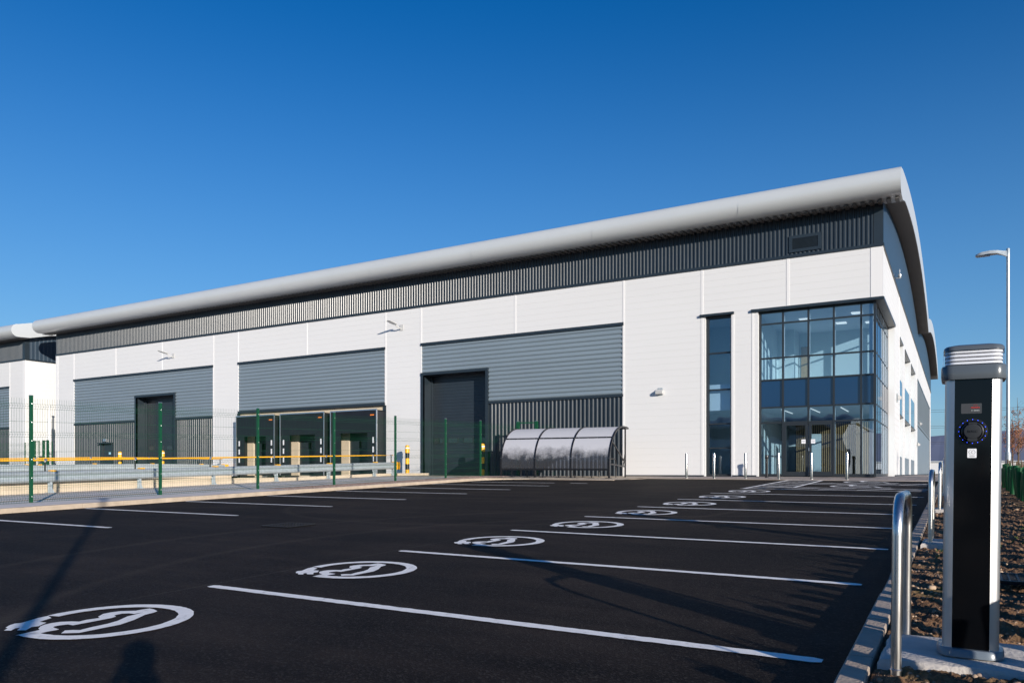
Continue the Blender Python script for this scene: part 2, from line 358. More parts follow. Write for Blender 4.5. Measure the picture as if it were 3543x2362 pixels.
# ------------------------------------------------------------------ world, sun, camera
w = bpy.data.worlds.new('World'); scene.world = w; w.use_nodes = True; nt = w.node_tree
bg = nt.nodes['Background']; sky = nt.nodes.new('ShaderNodeTexSky'); sky.sky_type = 'NISHITA'; sky.sun_disc = False
sky.sun_elevation = R(SUN_EL); sky.sun_rotation = R(SUN_AZ); sky.air_density = 1.0; sky.dust_density = .08; sky.ozone_density = 2.6; sky.altitude = 0
hs = nt.nodes.new('ShaderNodeHueSaturation'); hs.inputs['Saturation'].default_value = 1.40; hs.inputs['Hue'].default_value = .514; hs.inputs['Value'].default_value = 1.03
nt.links.new(sky.outputs[0], hs.inputs['Color']); tcw = nt.nodes.new('ShaderNodeTexCoord'); spw = nt.nodes.new('ShaderNodeSeparateXYZ'); nt.links.new(tcw.outputs['Generated'], spw.inputs[0])
mrw = nt.nodes.new('ShaderNodeMapRange'); mrw.interpolation_type = 'SMOOTHSTEP'; mrw.inputs[1].default_value = -.15; mrw.inputs[2].default_value = .55; mrw.inputs[3].default_value = .78; mrw.inputs[4].default_value = 0.
mxw = nt.nodes.new('ShaderNodeMix'); mxw.data_type = 'RGBA'; mxw.inputs[7].default_value = (1.05, 2.7, 5.1, 1)
nt.links.new(spw.outputs[2], mrw.inputs[0]); nt.links.new(mrw.outputs[0], mxw.inputs[0]); nt.links.new(hs.outputs[0], mxw.inputs[6]); nt.links.new(mxw.outputs[2], bg.inputs[0]); bg.inputs[1].default_value = .104
sd = bpy.data.lights.new('sun', 'SUN'); sd.energy = 5.0; sd.angle = R(.53); sd.color = (1, .92, .82)
so = bpy.data.objects.new('sun', sd); COL.objects.link(so); so.location = (60, -40, 40)
ts = Vector((math.sin(R(SUN_AZ))*math.cos(R(SUN_EL)), math.cos(R(SUN_AZ))*math.cos(R(SUN_EL)), math.sin(R(SUN_EL))))
so.rotation_euler = ts.to_track_quat('Z', 'Y').to_euler()
cd = bpy.data.cameras.new('camera'); cam = bpy.data.objects.new('camera', cd); COL.objects.link(cam)
cam.location = (0, 0, 1.1); cam.rotation_euler = (R(90), 0, R(29.99)); cd.sensor_width = 36; cd.lens = 27.08; cd.shift_y = .1284
cd.clip_start = .05; cd.clip_end = 20000; scene.camera = cam
scene.view_settings.view_transform = 'Standard'; scene.view_settings.look = 'None'; scene.view_settings.exposure = .30; scene.view_settings.gamma = 1
scene.render.resolution_x = 1024; scene.render.resolution_y = 682
try: scene.cycles.transparent_max_bounces = 24; scene.cycles.max_bounces = 8
except Exception: pass

# ------------------------------------------------------------------ ground
def fr(a, b, st):
    n = max(1, int(round((b-a)/st))); return [a+(b-a)*i/n for i in range(n+1)]
def sheet(name, xs, ys, dz, m, f=zg):
    mb = MB(); nx = len(xs); vs = [(x, y, f(x, y)+dz) for y in ys for x in xs]
    mb.add(vs, [(j*nx+i, j*nx+i+1, (j+1)*nx+i+1, (j+1)*nx+i) for j in range(len(ys)-1) for i in range(nx-1)])
    o = mb.build(name, m); tag(o, kind='structure'); return o
def zbase(x, y):
    if -37.0 < x < -22.74 and 4.01 < y < 31.3: return -.75
    return zg(x, y)
xs = [-9000, -3000, -900, -300, -120]+fr(-60, -37.2, 3)+[-36.95, -30, -22.8, -22.72]+fr(-20, 14, 2)+[25, 60, 200, 600, 2000, 9000]
ys = [-9000, -2000, -500, -150, -70]+fr(-60, 0, 6)+[4, 4.02]+fr(7, 31, 3)+[31.2, 31.35, 34, 37, 40, 60, 120, 400, 1500, 9000]
sheet('ground', xs, ys, -.14, M['terrain'], zbase)
sheet('car_park', fr(-15.7, -.46, 1.), fr(-34, 28.6, 1.), 0., M['asphalt'])
sheet('footpath', fr(-12.2, 6., 1.3), fr(28.42, 62., .93), .012, M['paving'])
sheet('service_yard', [-22.6, -20, -17.4], fr(-34, 31.2, 2.), .03, M['yard'])
sheet('yard_edge', [-17.4, -15.83], fr(-34, 15.5, 2.), .085, M['yard'])
sheet('loading_yard', fr(-60, -37.1, 3), fr(-34, 31.2, 2.), .03, M['yard'])
sheet('cycle_parking_slab', fr(-16.6, -10.6, 1.), [26.35, 27.5, 29, 31.19], .022, mat('slab_concrete', (.47, .39, .30), .85, var=.1, vscale=3, bump=.2))
sheet('door_apron', [-22.88, -20, -16.6], [27.2, 29, 31.19], .034, mat('apron_concrete', (.42, .34, .26), .85, var=.1, vscale=3))
mb = MB(); mb.strip([(-37, y, .93-.0*y if y < 5 else .93-(y-5)*.045) for y in (4.1, 12, 20, 31.1)], [(-22.88, y, .3 if y < 5 else .3-(y-5)*.02) for y in (4.1, 12, 20, 31.1)])
tag(mb.build('dock_ramp', M['yard']), kind='structure')
gx = fr(-17.5, -15.82, .14); gy = fr(15.4, 27.3, .13)
def gz(x, y): return zg(x, y)+.075+.018*noise.noise(Vector((x*6, y*6, 0)))
o = sheet('gravel_strip', gx, gy, 0., M['gravel'], gz); o['kind'] = 'stuff'

# kerbs -------------------------------------------------------------
def kerb(name, path, wdt, hts, m, seg, side, f=zg):
    """row of kerb stones along path; side=+1 stones lie left of travel direction"""
    pts = [Vector((x, y, 0)) for x, y in path]; mb = MB(); d = 0.; cum = [0.]
    for a, b in zip(pts, pts[1:]): cum.append(cum[-1]+(b-a).length)
    def at(s):
        for i in range(len(pts)-1):
            if s <= cum[i+1]+1e-6:
                k = (s-cum[i])/(cum[i+1]-cum[i]); t = (pts[i+1]-pts[i]).normalized()
                return pts[i].lerp(pts[i+1], k), Vector((-t.y, t.x, 0))*side, hts[i]*(1-k)+hts[i+1]*k
        return pts[-1], Vector((0, 0, 0)), hts[-1]
    s = 0.
    while s < cum[-1]-.05:
        e = min(s+seg-.006, cum[-1]); jz = random.uniform(-.003, .003); jx = random.uniform(-.003, .003); rings = []
        for q in ([s, e] if all(not (s < c < e) for c in cum) else [s]+[c for c in cum if s < c < e]+[e]):
            p, n, h = at(q if q < cum[-1] else cum[-1]-1e-4); z0 = f(p.x, p.y)
            h += jz; b = .014
            prof = [(jx, -.1), (jx, h-b), (jx+b*.35, h-b*.3), (jx+b, h), (wdt-.006, h), (wdt, h-.006), (wdt, -.1)]
            rings.append([(p.x+n.x*a, p.y+n.y*a, z0+c) for a, c in prof])
        mb.loft(rings); s += seg
    return tag(mb.build(name, m), kind='structure')
kerb('kerb', [(-15.7, -8), (-15.7, 24.3), (-15.62, 25.0), (-15.4, 25.6), (-15.0, 26.0), (-14.4, 26.25)], .13, [.10, .10, .085, .06, .03, .022], M['kerb'], .915, 1)
kerb('kerb', [(-14.4, 26.25), (-10.9, 26.3), (-10.35, 28.35), (6, 28.4)], .12, [.022, .022, .014, .014], M['kerb'], .915, 1)
kerb('kerb', [(-.46, -6), (-.46, 28.3)], .115, [.10, .10], M['kerbg'], .915, -1)

# soil verge --------------------------------------------------------
def sz(x, y):
    v = Vector((x, y, 0)); d = min(1., max(0., (x+.335)/.12))
    near = 1.
    h = .055*noise.noise(v*1.3)+.030*noise.noise(v*5.+Vector((3, 1, 0)))+.020*abs(noise.noise(v*13.))+.017*noise.noise(v*30.)+.010*abs(noise.noise(v*62.))+.010*max(0, noise.noise(v*21.+Vector((9, 2, 0))))
    dip = .13*min(1, max(0, (y-15)/12))*min(1, max(0, (x-.1)/.9))
    mound = .05*math.exp(-((y-3.8)/.16)**2)*min(1, d)*(.7+.6*noise.noise(v*9.))
    return zg(x, y)+.065+h*(.3+.7*d)-dip+mound
xs = fr(-.335, .95, .0095)+fr(1.0, 2.4, .06)+fr(2.6, 14, .6); ys = fr(-5, 2.6, .25)[:-1]+fr(2.6, 6.2, .0095)+fr(6.23, 9, .03)+fr(9.05, 16, .07)+fr(16.2, 28.4, .2)
tag(sheet('soil', xs, ys, 0., M['soil'], sz), kind='structure')
sheet('verge', fr(-.0, 14, 2), fr(28.4, 60, 4)+[90, 160, 300], -.02, M['soil'])
random.seed(11)
_t = (1+5**.5)/2
ICO = [Vector(v).normalized() for v in [(-1,_t,0),(1,_t,0),(-1,-_t,0),(1,-_t,0),(0,-1,_t),(0,1,_t),(0,-1,-_t),(0,1,-_t),(_t,0,-1),(_t,0,1),(-_t,0,-1),(-_t,0,1)]]
ICF = [(0,11,5),(0,5,1),(0,1,7),(0,7,10),(0,10,11),(1,5,9),(5,11,4),(11,10,2),(10,7,6),(7,1,8),(3,9,4),(3,4,2),(3,2,6),(3,6,8),(3,8,9),(4,9,5),(2,4,11),(6,2,10),(8,6,7),(9,8,1)]
def ico2():
    vs = list(ICO); fs = []; mid = {}
    def m(a, b):
        k = (min(a, b), max(a, b))
        if k not in mid: vs.append(((vs[a]+vs[b])/2).normalized()); mid[k] = len(vs)-1
        return mid[k]
    for a, b, c in ICF:
        x, y, z = m(a, b), m(b, c), m(c, a); fs += [(a, x, z), (x, b, y), (z, y, c), (x, y, z)]
    return vs, fs
I2 = ico2()
def stone(mb, x, y, z, r, hi=False):
    vs, fs = I2 if hi else (ICO, ICF)
    rot = Matrix.Rotation(random.random()*6.3, 3, 'Z') @ Matrix.Rotation(random.random()*1.2, 3, 'X'); sc = (random.uniform(.8, 1.3), random.uniform(.7, 1.1), random.uniform(.45, .8)); off = Vector((random.random()*50, 0, 0))
    mb.add([Vector((x, y, z))+rot @ Vector((v[0]*sc[0], v[1]*sc[1], v[2]*sc[2]))*r*(1+.22*noise.noise(v*1.4+off)) for v in vs], fs)
mb = MB()
for i in range(4000):
    if i < 3200: x = random.uniform(-.33, .95); y = 2.7+random.random()**1.3*5.2; r = .0025+.011*random.random()**2.6
    elif i < 2860: x = random.uniform(-.3, .9); y = 2.8+random.random()*5; r = random.uniform(.013, .026)
    else: x = random.uniform(-.3, 1.3); y = random.uniform(7, 24); r = .006+.016*random.random()**2
    if -.33 < x < .32 and 3.93 < y < 4.62: continue
    stone(mb, x, y, sz(x, y)+r*.15, r, i % 5 == 0 or r > .012)
for x, y, r in [(-.04, 3.60, .034), (-.12, 3.68, .016), (.07, 3.86, .014), (.18, 3.6, .016), (-.2, 3.55, .018), (-.27, 3.62, .02), (-.29, 3.72, .018), (.5, 4.45, .04), (.42, 4.2, .03), (.47, 4.8, .035), (.55, 5.4, .04), (-.1, 5.0, .022), (.0, 5.6, .024), (-.15, 6.2, .03), (.5, 6.3, .04)]:
    stone(mb, x, y, sz(x, y)+r*.35, r, True)
tag(mb.build('pebbles', M['stones'], smooth=50), 'loose pebbles and stones scattered over the bare brown soil verge', 'pebbles', kind='stuff')
mb = MB()
for i in range(170):
    x = random.uniform(-.31, .95); y = 2.9+random.random()**1.5*9
    if -.36 < x < .36 and 3.9 < y < 4.7: continue
    if noise.noise(Vector((x*2.2, y*1.1, 4))) < -.02: continue
    for k in range(random.randint(3, 9)):
        a = random.random()*6.28; l = random.uniform(.015, .05); bx = x+random.gauss(0, .012); by = y+random.gauss(0, .012); bz = sz(bx, by)-.004
        dx = math.cos(a); dy = math.sin(a); wv = .0022
        mb.add([(bx-dy*wv, by+dx*wv, bz), (bx+dy*wv, by-dx*wv, bz), (bx+dx*l*.35, by+dy*l*.35, bz+l*.8), (bx+dx*l*.9, by+dy*l*.9, bz+l*.9)], [(0, 1, 2), (1, 3, 2)])
tag(mb.build('grass_tufts', M['blade']), 'sparse young grass blades sprouting from the brown soil', 'grass', kind='stuff')

# ------------------------------------------------------------------ painted markings (lot is an exact plane here)
def zl(x, y, e=.004): return -.0065*x+.029*y+e
def line(mb, a, b, wd=.1, e=.004, ragged=True):
    a = Vector((*a, 0)); b = Vector((*b, 0)); t = (b-a).normalized(); n = Vector((-t.y, t.x, 0)); L = (b-a).length
    k = max(2, int(L/.05)) if ragged else 2; A = []; B = []
    for i in range(k+1):
        p = a+t*L*i/k; j = (lambda: random.uniform(-.0045, .0045)) if ragged else (lambda: 0.)
        e2 = 1 if 0 < i < k else .6
        l = p+n*(wd/2*e2+j()); r = p-n*(wd/2*e2+j()); A.append((l.x, l.y, zl(l.x, l.y, e))); B.append((r.x, r.y, zl(r.x, r.y, e)))
    mb.strip(B, A)
random.seed(5); mb = MB(); Yl = [1.8, 4.27, 6.79, 9.27, 11.72, 14.17, 16.65, 19.3]
for y, xr in zip(Yl, [-.6, -.60, -.66, -.64, -.62, -.60, -.66, -.62]): line(mb, (-5.38, y+.03), (xr, y-.02), .1)
for y in (-.7, -3.1, -5.5): line(mb, (-5.38, y), (-.6, y), .1)
for y in [-2.6, -.2, 2.2, 4.6, 6.98, 9.36, 11.75, 14.18, 16.75, 19.0, 21.45]: line(mb, (-15.55, y), (-11.05, y+.05), .1)
line(mb, (-15.3, 23.55), (-11.9, 23.55)); line(mb, (-11.35, 23.6), (-10.7, 23.6))
# accessible bays
line(mb, (-5.25, 21.85), (-.65, 21.85)); line(mb, (-5.15, 21.85), (-5.1, 28.3)); line(mb, (-4.0, 23.0), (-4.0, 28.3))
line(mb, (-5.15, 22.95), (-.65, 22.95)); line(mb, (-4.0, 25.2), (-.65, 25.2)); line(mb, (-4.0, 26.15), (-.65, 26.15)); line(mb, (-5.1, 28.3), (-.65, 28.3))
for k in range(5): line(mb, (-5.1+k*.95, 21.9), (-5.1+(k+1)*.95-.1, 22.9), .08, .006); 
for k in range(4): line(mb, (-4.0+k*.85, 25.25), (-4.0+(k+1)*.85-.1, 26.1), .08, .006)
for k in range(5): line(mb, (-5.1, 23.0+k*1.05), (-4.05, 23.9+k*1.05), .08, .006); line(mb, (-5.1, 23.9+k*1.05), (-4.05, 23.0+k*1.05), .08, .008)
tag(mb.build('bay_lines', M['paint']), kind='structure')
mb = MB()
for xx, a, b in ((-19.2, -10, 29.5), (-21.9, -10, 29.5)):
    mb.strip([(xx+.05, y, zg(xx, y)+.036) for y in fr(a, b, 2)], [(xx-.05, y, zg(xx, y)+.036) for y in fr(a, b, 2)])
tag(mb.build('yellow_yard_lines', M['ypaint']), kind='structure')

CAR = [(-0.118,-0.436),(-0.108,-0.379),(-0.177,-0.354),(-0.228,-0.313),(-0.255,-0.272),(-0.261,-0.225),(-0.247,-0.177),(-0.195,-0.133),(-0.141,-0.113),(-0.152,-0.06),(-0.129,0.021),(-0.176,0.038),(-0.234,0.111),(-0.235,0.168),(-0.214,0.224),(-0.129,0.285),(-0.127,0.336),(-0.113,0.38),(-0.058,0.375),(0.022,0.347),(0.044,0.304),(0.055,0.23),(0.138,0.092),(0.189,-0.039),(0.18,-0.166),(0.179,-0.232),(0.176,-0.301),(0.089,-0.362),(0.031,-0.305),(0.063,-0.273),(0.105,-0.253),(0.091,-0.173),(0.09,-0.063),(0.065,0.024),(-0.004,0.137),(-0.029,0.275),(-0.04,0.212),(-0.091,0.207),(-0.124,0.178),(-0.118,0.118),(-0.07,0.1),(-0.055,0.059),(-0.059,-0.07),(-0.068,-0.196),(-0.123,-0.197),(-0.143,-0.236),(-0.143,-0.274),(-0.123,-0.291),(-0.033,-0.305),(-0.027,-0.328),(-0.035,-0.372),(-0.029,-0.437)]
PLUG = [(-0.311,-0.491),(-0.265,-0.472),(-0.309,-0.424),(-0.299,-0.4),(-0.24,-0.449),(-0.191,-0.423),(-0.253,-0.354),(-0.238,-0.319),(-0.302,-0.235),(-0.365,-0.245),(-0.388,-0.199),(-0.415,-0.139),(-0.507,-0.11),(-0.503,-0.175),(-0.465,-0.262),(-0.44,-0.319),(-0.459,-0.352),(-0.436,-0.395),(-0.384,-0.445),(-0.353,-0.447)]
mb = MB()
def LP(x, y, e=.004): return (x, y, zl(x, y, e)-zl(0, 0, 0))
mb.poly([LP(*p) for p in CAR]); mb.poly([LP(*p, .005) for p in PLUG])
A = []; B = []
for i in range(73):
    a = R(-100+i*(292/72)); wd = .05 if i < 60 else .042
    cx, cy = 0., 0.
    ro = .525+random.uniform(-.003, .003); ri = .425+random.uniform(-.003, .003)
    A.append(LP(ro*math.cos(a)+cx, ro*math.sin(a)+cy, .006)); B.append(LP(ri*math.cos(a)+cx, ri*math.sin(a)+cy, .006))
mb.strip(B, A)
mb.add([LP(-.10, -.53, .006), LP(-.01, -.43, .006), LP(-.12, -.37, .006)], [(0, 1, 2)])
sym = mb.build('charging_symbol', M['paint'])
ords = ['nearest', 'second', 'third', 'fourth', 'fifth', 'sixth', 'seventh', 'farthest']
for k, (x, y) in enumerate([(-4.87, 3.085), (-4.85, 5.56), (-4.82, 8.1), (-4.74, 10.48), (-4.72, 12.93), (-4.70, 15.38), (-4.7, 17.9), (-4.68, 20.5)]):
    o = sym if k == 0 else sym.copy()
    if k: COL.objects.link(o)
    o.location = (x, y, zl(x, y, 0))
    tag(o, 'white painted car and plug symbol in a ring on the asphalt, %s from the camera' % ords[k], 'road marking', 'electric charging symbols painted on the bays')
# wheelchair symbols
for k, (cx, cy) in enumerate([(-2.6, 24.1), (-2.6, 27.2)]):
    mb = MB(); W = lambda x, y: (cx+x, cy+y, zl(cx+x, cy+y, .004))
    def arc(c, ro, ri, a0, a1):
        mb.strip([W(c[0]+ri*math.cos(R(a)), c[1]+ri*math.sin(R(a))) for a in range(a0, a1+1, 10)], [W(c[0]+ro*math.cos(R(a)), c[1]+ro*math.sin(R(a))) for a in range(a0, a1+1, 10)])
    arc((0, 0), .6, .48, 90, 340); arc((-.1, .95), .14, .0, 0, 360)
    for a, b in (((-.1, .75), (-.05, .1)), ((-.05, .1), (.55, .1)), ((.55, .1), (.8, -.6)), ((-.08, .45), (.4, .45)), ((.8, -.6), (1.05, -.55))):
        line(mb, (cx+a[0], cy+a[1]), (cx+b[0], cy+b[1]), .11, .006)
    tag(mb.build('wheelchair_symbol', M['paint']), 'white painted wheelchair symbol in the %s hatched bay by the entrance' % ('nearer' if k == 0 else 'farther'), 'road marking', 'wheelchair symbols painted on the bays')
# gully grate in the aisle and drain grate in the soil
def grate(name, x0, x1, y0, y1, dz, label, n):
    r = thing(name, label, 'drain cover', ((x0+x1)/2, (y0+y1)/2, zg(x0, y0)+dz))
    z = lambda x, y: zg(x, y)+dz
    f = MB()
    for a, b in (((x0, y0), (x1, y0)), ((x1, y0), (x1, y1)), ((x1, y1), (x0, y1)), ((x0, y1), (x0, y0))): bar(f, (*a, z(*a)), (*b, z(*b)), .03, .012)
    f.build('frame', M['rust'], r)
    g = MB(); g.quad((x0, y0, z(x0, y0)-.02), (x1, y0, z(x1, y0)-.02), (x1, y1, z(x1, y1)-.02), (x0, y1, z(x0, y1)-.02))
    for i in range(1, n):
        x = x0+(x1-x0)*i/n; bar(g, (x, y0, z(x, y0)), (x, y1, z(x, y1)), .012, .01)
        y = y0+(y1-y0)*i/n; bar(g, (x0, y, z(x0, y)-.001), (x1, y, z(x1, y)-.001), .012, .009)
    g.build('bars', M['rust'], r); return r
grate('gully_grate', -9.05, -8.5, 8.15, 8.7, .012, 'square dark iron gully grate set in the asphalt aisle', 9)
grate('drain_grate', .28, .95, 6.6, 7.0, .13, 'rectangular metal drain grate in the brown soil right of the charger', 12)

# ------------------------------------------------------------------ buildings
Y0, Y1, FFL = 31.2, 91.4, .97
def plank(mb, p0, p1, z0, z1, out, pitch=.27, base=9.45):
    """flat panel between plan points p0,p1 with shallow horizontal joints; out = outward normal"""
    o = Vector((*out, 0)); a = Vector((*p0, 0)); b = Vector((*p1, 0)); prof = [(0, z0)]
    k = math.ceil((base-z1)/pitch-1e-6); zs = []
    while base-k*pitch > z0+.02:
        zz = base-k*pitch
        if zz < z1-.02: zs.append(zz)
        k += 1
    for zz in sorted(zs): prof += [(0, zz-.005), (-.007, zz-.003), (-.007, zz+.003), (0, zz+.005)]
    prof.append((0, z1))
    mb.strip([a+o*d+Vector((0, 0, z)) for d, z in prof], [b+o*d+Vector((0, 0, z)) for d, z in prof])
def halfround(mb, p0, p1, z0, z1, out, pitch=.2, amp=.055, caps=True):
    o = Vector((*out, 0)); a = Vector((*p0, 0)); b = Vector((*p1, 0)); n = int(round((z1-z0)/pitch)); pt = (z1-z0)/n; prof = []
    for i in range(n):
        zb = z0+i*pt
        prof.append((-.0, zb+pt*.02))
        for j in range(0, 9): t = j/8; prof.append((.004+amp*math.sin(math.pi*t)**.8, zb+pt*(.08+.84*t)))
    prof.append((0, z1))
    A = [a+o*d+Vector((0, 0, z)) for d, z in prof]; B = [b+o*d+Vector((0, 0, z)) for d, z in prof]
    mb.strip(A, B)
    if caps:
        for P, q in ((A, a), (B, b)):
            for i in range(n):
                s = P[i*10:i*10+10]; mb.poly(s+[P[min(i*10+10, len(P)-1)]])
def trap(mb, p0, p1, zb, zt, out, pitch=.2, depth=.035, flank=.84):
    """vertical trapezoidal ribs; zb/zt may be functions of distance along"""
    o = Vector((*out, 0)); a = Vector((*p0, 0)); b = Vector((*p1, 0)); L = (b-a).length; t = (b-a)/L; n = int(round(L/pitch)); pt = L/n; pr = []
    for i in range(n):
        fl = depth*flank/pt
        for u, d in ((0, 0), (.5-fl, 0), (.5, depth), (1-fl, depth)): pr.append(((i+u)*pt, d))
    pr.append((L, 0))
    F = lambda f, s: f(s) if callable(f) else f
    mb.strip([a+t*s+o*d+Vector((0, 0, F(zb, s))) for s, d in pr][::-1], [a+t*s+o*d+Vector((0, 0, F(zt, s))) for s, d in pr][::-1])
def ztop(y):
    c, h = (45.6, 15.6) if y < 61.2 else (76.8, 15.6)
    t = min(1, abs(y-c)/h); return 11.85+1.5*(1-t*t)
def zbot(y): return ztop(y)-.95
def roof(parent, X0, X1):
    ys = [30.38]+fr(31.2, 61.2, 1.5)+fr(61.2, 92.0, 1.54)[1:]
    nose = [(30.36-.46*math.sin(a), 11.40+.46*math.cos(a)) for a in fr(0, math.pi, math.pi/12)]      # top -> bottom
    back = [(92.0+.48*math.sin(a), 11.38-.48*math.cos(a)) for a in fr(0, math.pi, math.pi/12)]
    top = [(y, ztop(y)+(.01 if y < 30.5 or y > 91.9 else 0)) for y in ys]
    top[0] = (30.36, 11.86); top[-1] = (92.0, 11.86)
    bot = [(y, zbot(y)) for y in ys]; bot[0] = (30.36, 10.94); bot[-1] = (92.0, 10.90); bot[1] = (31.2, 10.98)
    prof = top+back[::-1][1:-1][::1]+bot[::-1]+nose[::-1][1:-1]
    m = MB(); A = [(X0, y, z) for y, z in prof+[prof[0]]]; B = [(X1, y, z) for y, z in prof+[prof[0]]]
    m.strip(B, A)
    for X in (X0, X1):
        for i in range(len(ys)-1): m.quad((X, top[i][0], top[i][1]), (X, top[i+1][0], top[i+1][1]), (X, bot[i+1][0], bot[i+1][1]), (X, bot[i][0], bot[i][1]))
        m.poly([(X, y, z) for y, z in nose]); m.poly([(X, y, z) for y, z in back])
    ro = m.build('roof', M['roof'], parent, smooth=40)
    # fascia joints
    j = MB(); x = X0+6.1
    while x < X1-1:
        pts = [(x, y, z) for y, z in [(30.38-.484*math.sin(a), 11.38+.484*math.cos(a)) for a in fr(-.2, math.pi*.9, .2)]]
        j.strip([(p[0]-.012, p[1], p[2]) for p in pts], [(p[0]+.012, p[1], p[2]) for p in pts]); x += 6.1
    build_each(j, 'fascia_joint', M['roof'], ro)
    s = MB(); n = int((X1-X0)/.28)
    for i in range(n):
        x = X0+.1+i*.28; s.prism([(x, 30.55, 10.90), (x, 31.2, 10.96), (x, 31.2, 10.915), (x, 30.55, 10.865)], (.14, 0, 0))
    s.build('soffit', M['soffit'], parent)
    return ro
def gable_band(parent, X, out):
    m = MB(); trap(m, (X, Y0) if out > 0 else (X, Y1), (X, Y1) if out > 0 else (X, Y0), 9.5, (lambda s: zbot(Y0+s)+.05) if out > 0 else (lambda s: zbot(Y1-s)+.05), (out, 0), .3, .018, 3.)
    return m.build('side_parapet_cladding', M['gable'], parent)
def verge_soffit(parent, Xa, Xb):
    m = MB(); A = []; B = []; y = 31.0
    while y < 91.6:
        for u, d in ((0, 0), (.06, -.03), (.12, -.03), (.18, 0)): A.append((Xa, y+u, zbot(y+u)-.012+d)); B.append((Xb, y+u, zbot(y+u)-.012+d))
        y += .24
    m.strip(A, B); m.build('verge_soffit', M['soffit'], parent)

WH = thing('warehouse', 'long white warehouse with curved silver roof, dark ribbed band and glazed office corner', 'warehouse', (-28.9, 31.2, FFL))
XL, XR = -55.39, -2.34
wm = MB(); F_ = (0, -1)
def wp(x0, x1, z0, z1, y=Y0): plank(wm, (x0, y), (x1, y), z0, z1, F_)
for a, b in ((XL, -53.23), (-38.77, -36.62), (-25.55, -23.27)): wp(a, b, FFL-.05, 9.42)
for a, b in ((-53.23, -38.77), (-36.62, -25.55), (-23.27, -12.44)): wp(a, b, 7.55, 9.42)
wp(-12.44, -8.89, FFL, 9.42); wp(-8.89, -7.84, 7.5, 9.42); wp(-7.84, -6.79, FFL, 9.42); wp(-6.79, XR, 7.52, 9.42)
# side wall (faces +X)
S_ = (1, 0)
def sp_(y0, y1, z0, z1, x=XR): plank(wm, (x, y0), (x, y1), z0, z1, S_)
sp_(Y0, Y1, 7.55, 9.42)
for a, b in ((37.4, 40.9), (43.5, 45.1), (50.1, 51.3), (56.5, 59.6), (88, Y1)): sp_(a, b, .9, 7.55)
# pier return, recess reveals, window reveals
wm.quad((-2.62, 37.4, .9), (XR, 37.4, .9), (XR, 37.4, 7.5), (-2.62, 37.4, 7.5))
wm.quad((-6.79, Y0, FFL), (-6.79, 31.5, FFL), (-6.79, 31.5, 7.5), (-6.79, Y0, 7.5))
for x in (-8.89, -7.84): wm.quad((x, Y0, FFL), (x, 31.4, FFL), (x, 31.4, 7.5), (x, Y0, 7.5))
SW = [(40.9, 43.5), (45.1, 50.1), (51.3, 56.5)]
for a, b in SW:
    for y in (a, b): wm.quad((XR, y, .9), (XR-.4, y, .9), (XR-.4, y, 7.55), (XR, y, 7.55))
for x in (-53.23, -38.77, -36.62, -25.55, -23.27, -12.44): wm.quad((x, Y0, .9), (x, Y0+.12, .9), (x, Y0+.12, 7.55), (x, Y0, 7.55))
# closing walls (rear, left)
wm.quad((XL, Y1, .8), (XR, Y1, .8), (XR, Y1, 11.2), (XL, Y1, 11.2))
wm.quad((XL, Y0, .8), (XL, Y1, .8), (XL, Y1, 9.42), (XL, Y0, 9.42))
wm.build('wall', M['white'], WH)
t = MB()
for x in (-53.23, -48.44, -43.62, -38.77, -36.62, -31.09, -25.55, -23.27, -17.83, -12.44): t.box(x-.045, x+.045, Y0-.012, Y0+.02, FFL if x in (-53.23, -38.77, -36.62, -25.55, -23.27, -12.44) else 7.6, 9.42)
t.box(-9.06, -8.97, Y0-.012, Y0+.02, 1., 9.42); t.box(-5.71, -5.61, Y0-.012, Y0+.02, 7.56, 9.42); t.box(-7.03, -6.95, Y0-.012, Y0+.02, 1., 7.45); t.box(-7.8, -7.72, Y0-.012, Y0+.02, 1., 7.45)
t.box(XR-.4, XR+.012, Y0-.014, Y0+.02, 7.56, 9.42); t.box(XR, XR+.012, Y0-.012, Y0+.35, 7.56, 9.42); t.box(XL-.01, XL+.25, Y0-.014, Y0, FFL, 9.42)
for y in (40.7, 59.55): t.box(XR, XR+.012, y-.06, y+.06, 1., 9.42)
build_each(t, 'cover_strip', M['whitetrim'], WH)
# dark ribbed band
b = MB(); trap(b, (XL, Y0), (XR-.30, Y0), 9.5, 11.02, F_, .158, .032); b.build('parapet_cladding', M['dark'], WH)
t = MB(); t.box(XR-.30, XR+.02, Y0-.035, Y0+.3, 9.5, 11.0); t.box(XL-.02, XR+.035, Y0-.055, Y0+.02, 9.41, 9.52); t.box(XR, XR+.05, Y0, Y1, 9.41, 9.52)
t.box(-12.4, -8.95, Y0-.02, Y0+.03, .88, 1.02); t.box(-7.8, -6.85, Y0-.02, Y0+.03, .88, 1.02); t.box(-25.5, -23.3, Y0-.02, Y0+.03, .88, 1.02); t.box(XR-.02, XR+.04, 37.5, Y1, .86, 1.02)
for a, c in ((-53.23, -38.77), (-36.62, -25.55), (-23.27, -12.44)): t.box(a, c, Y0-.06, Y0+.1, 7.47, 7.60)
build_each(t, 'dark_flashing', M['darktrim'], WH)
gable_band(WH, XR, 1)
RO = roof(WH, XL-.66, XR+.66); verge_soffit(WH, XR+.02, XR+.64)
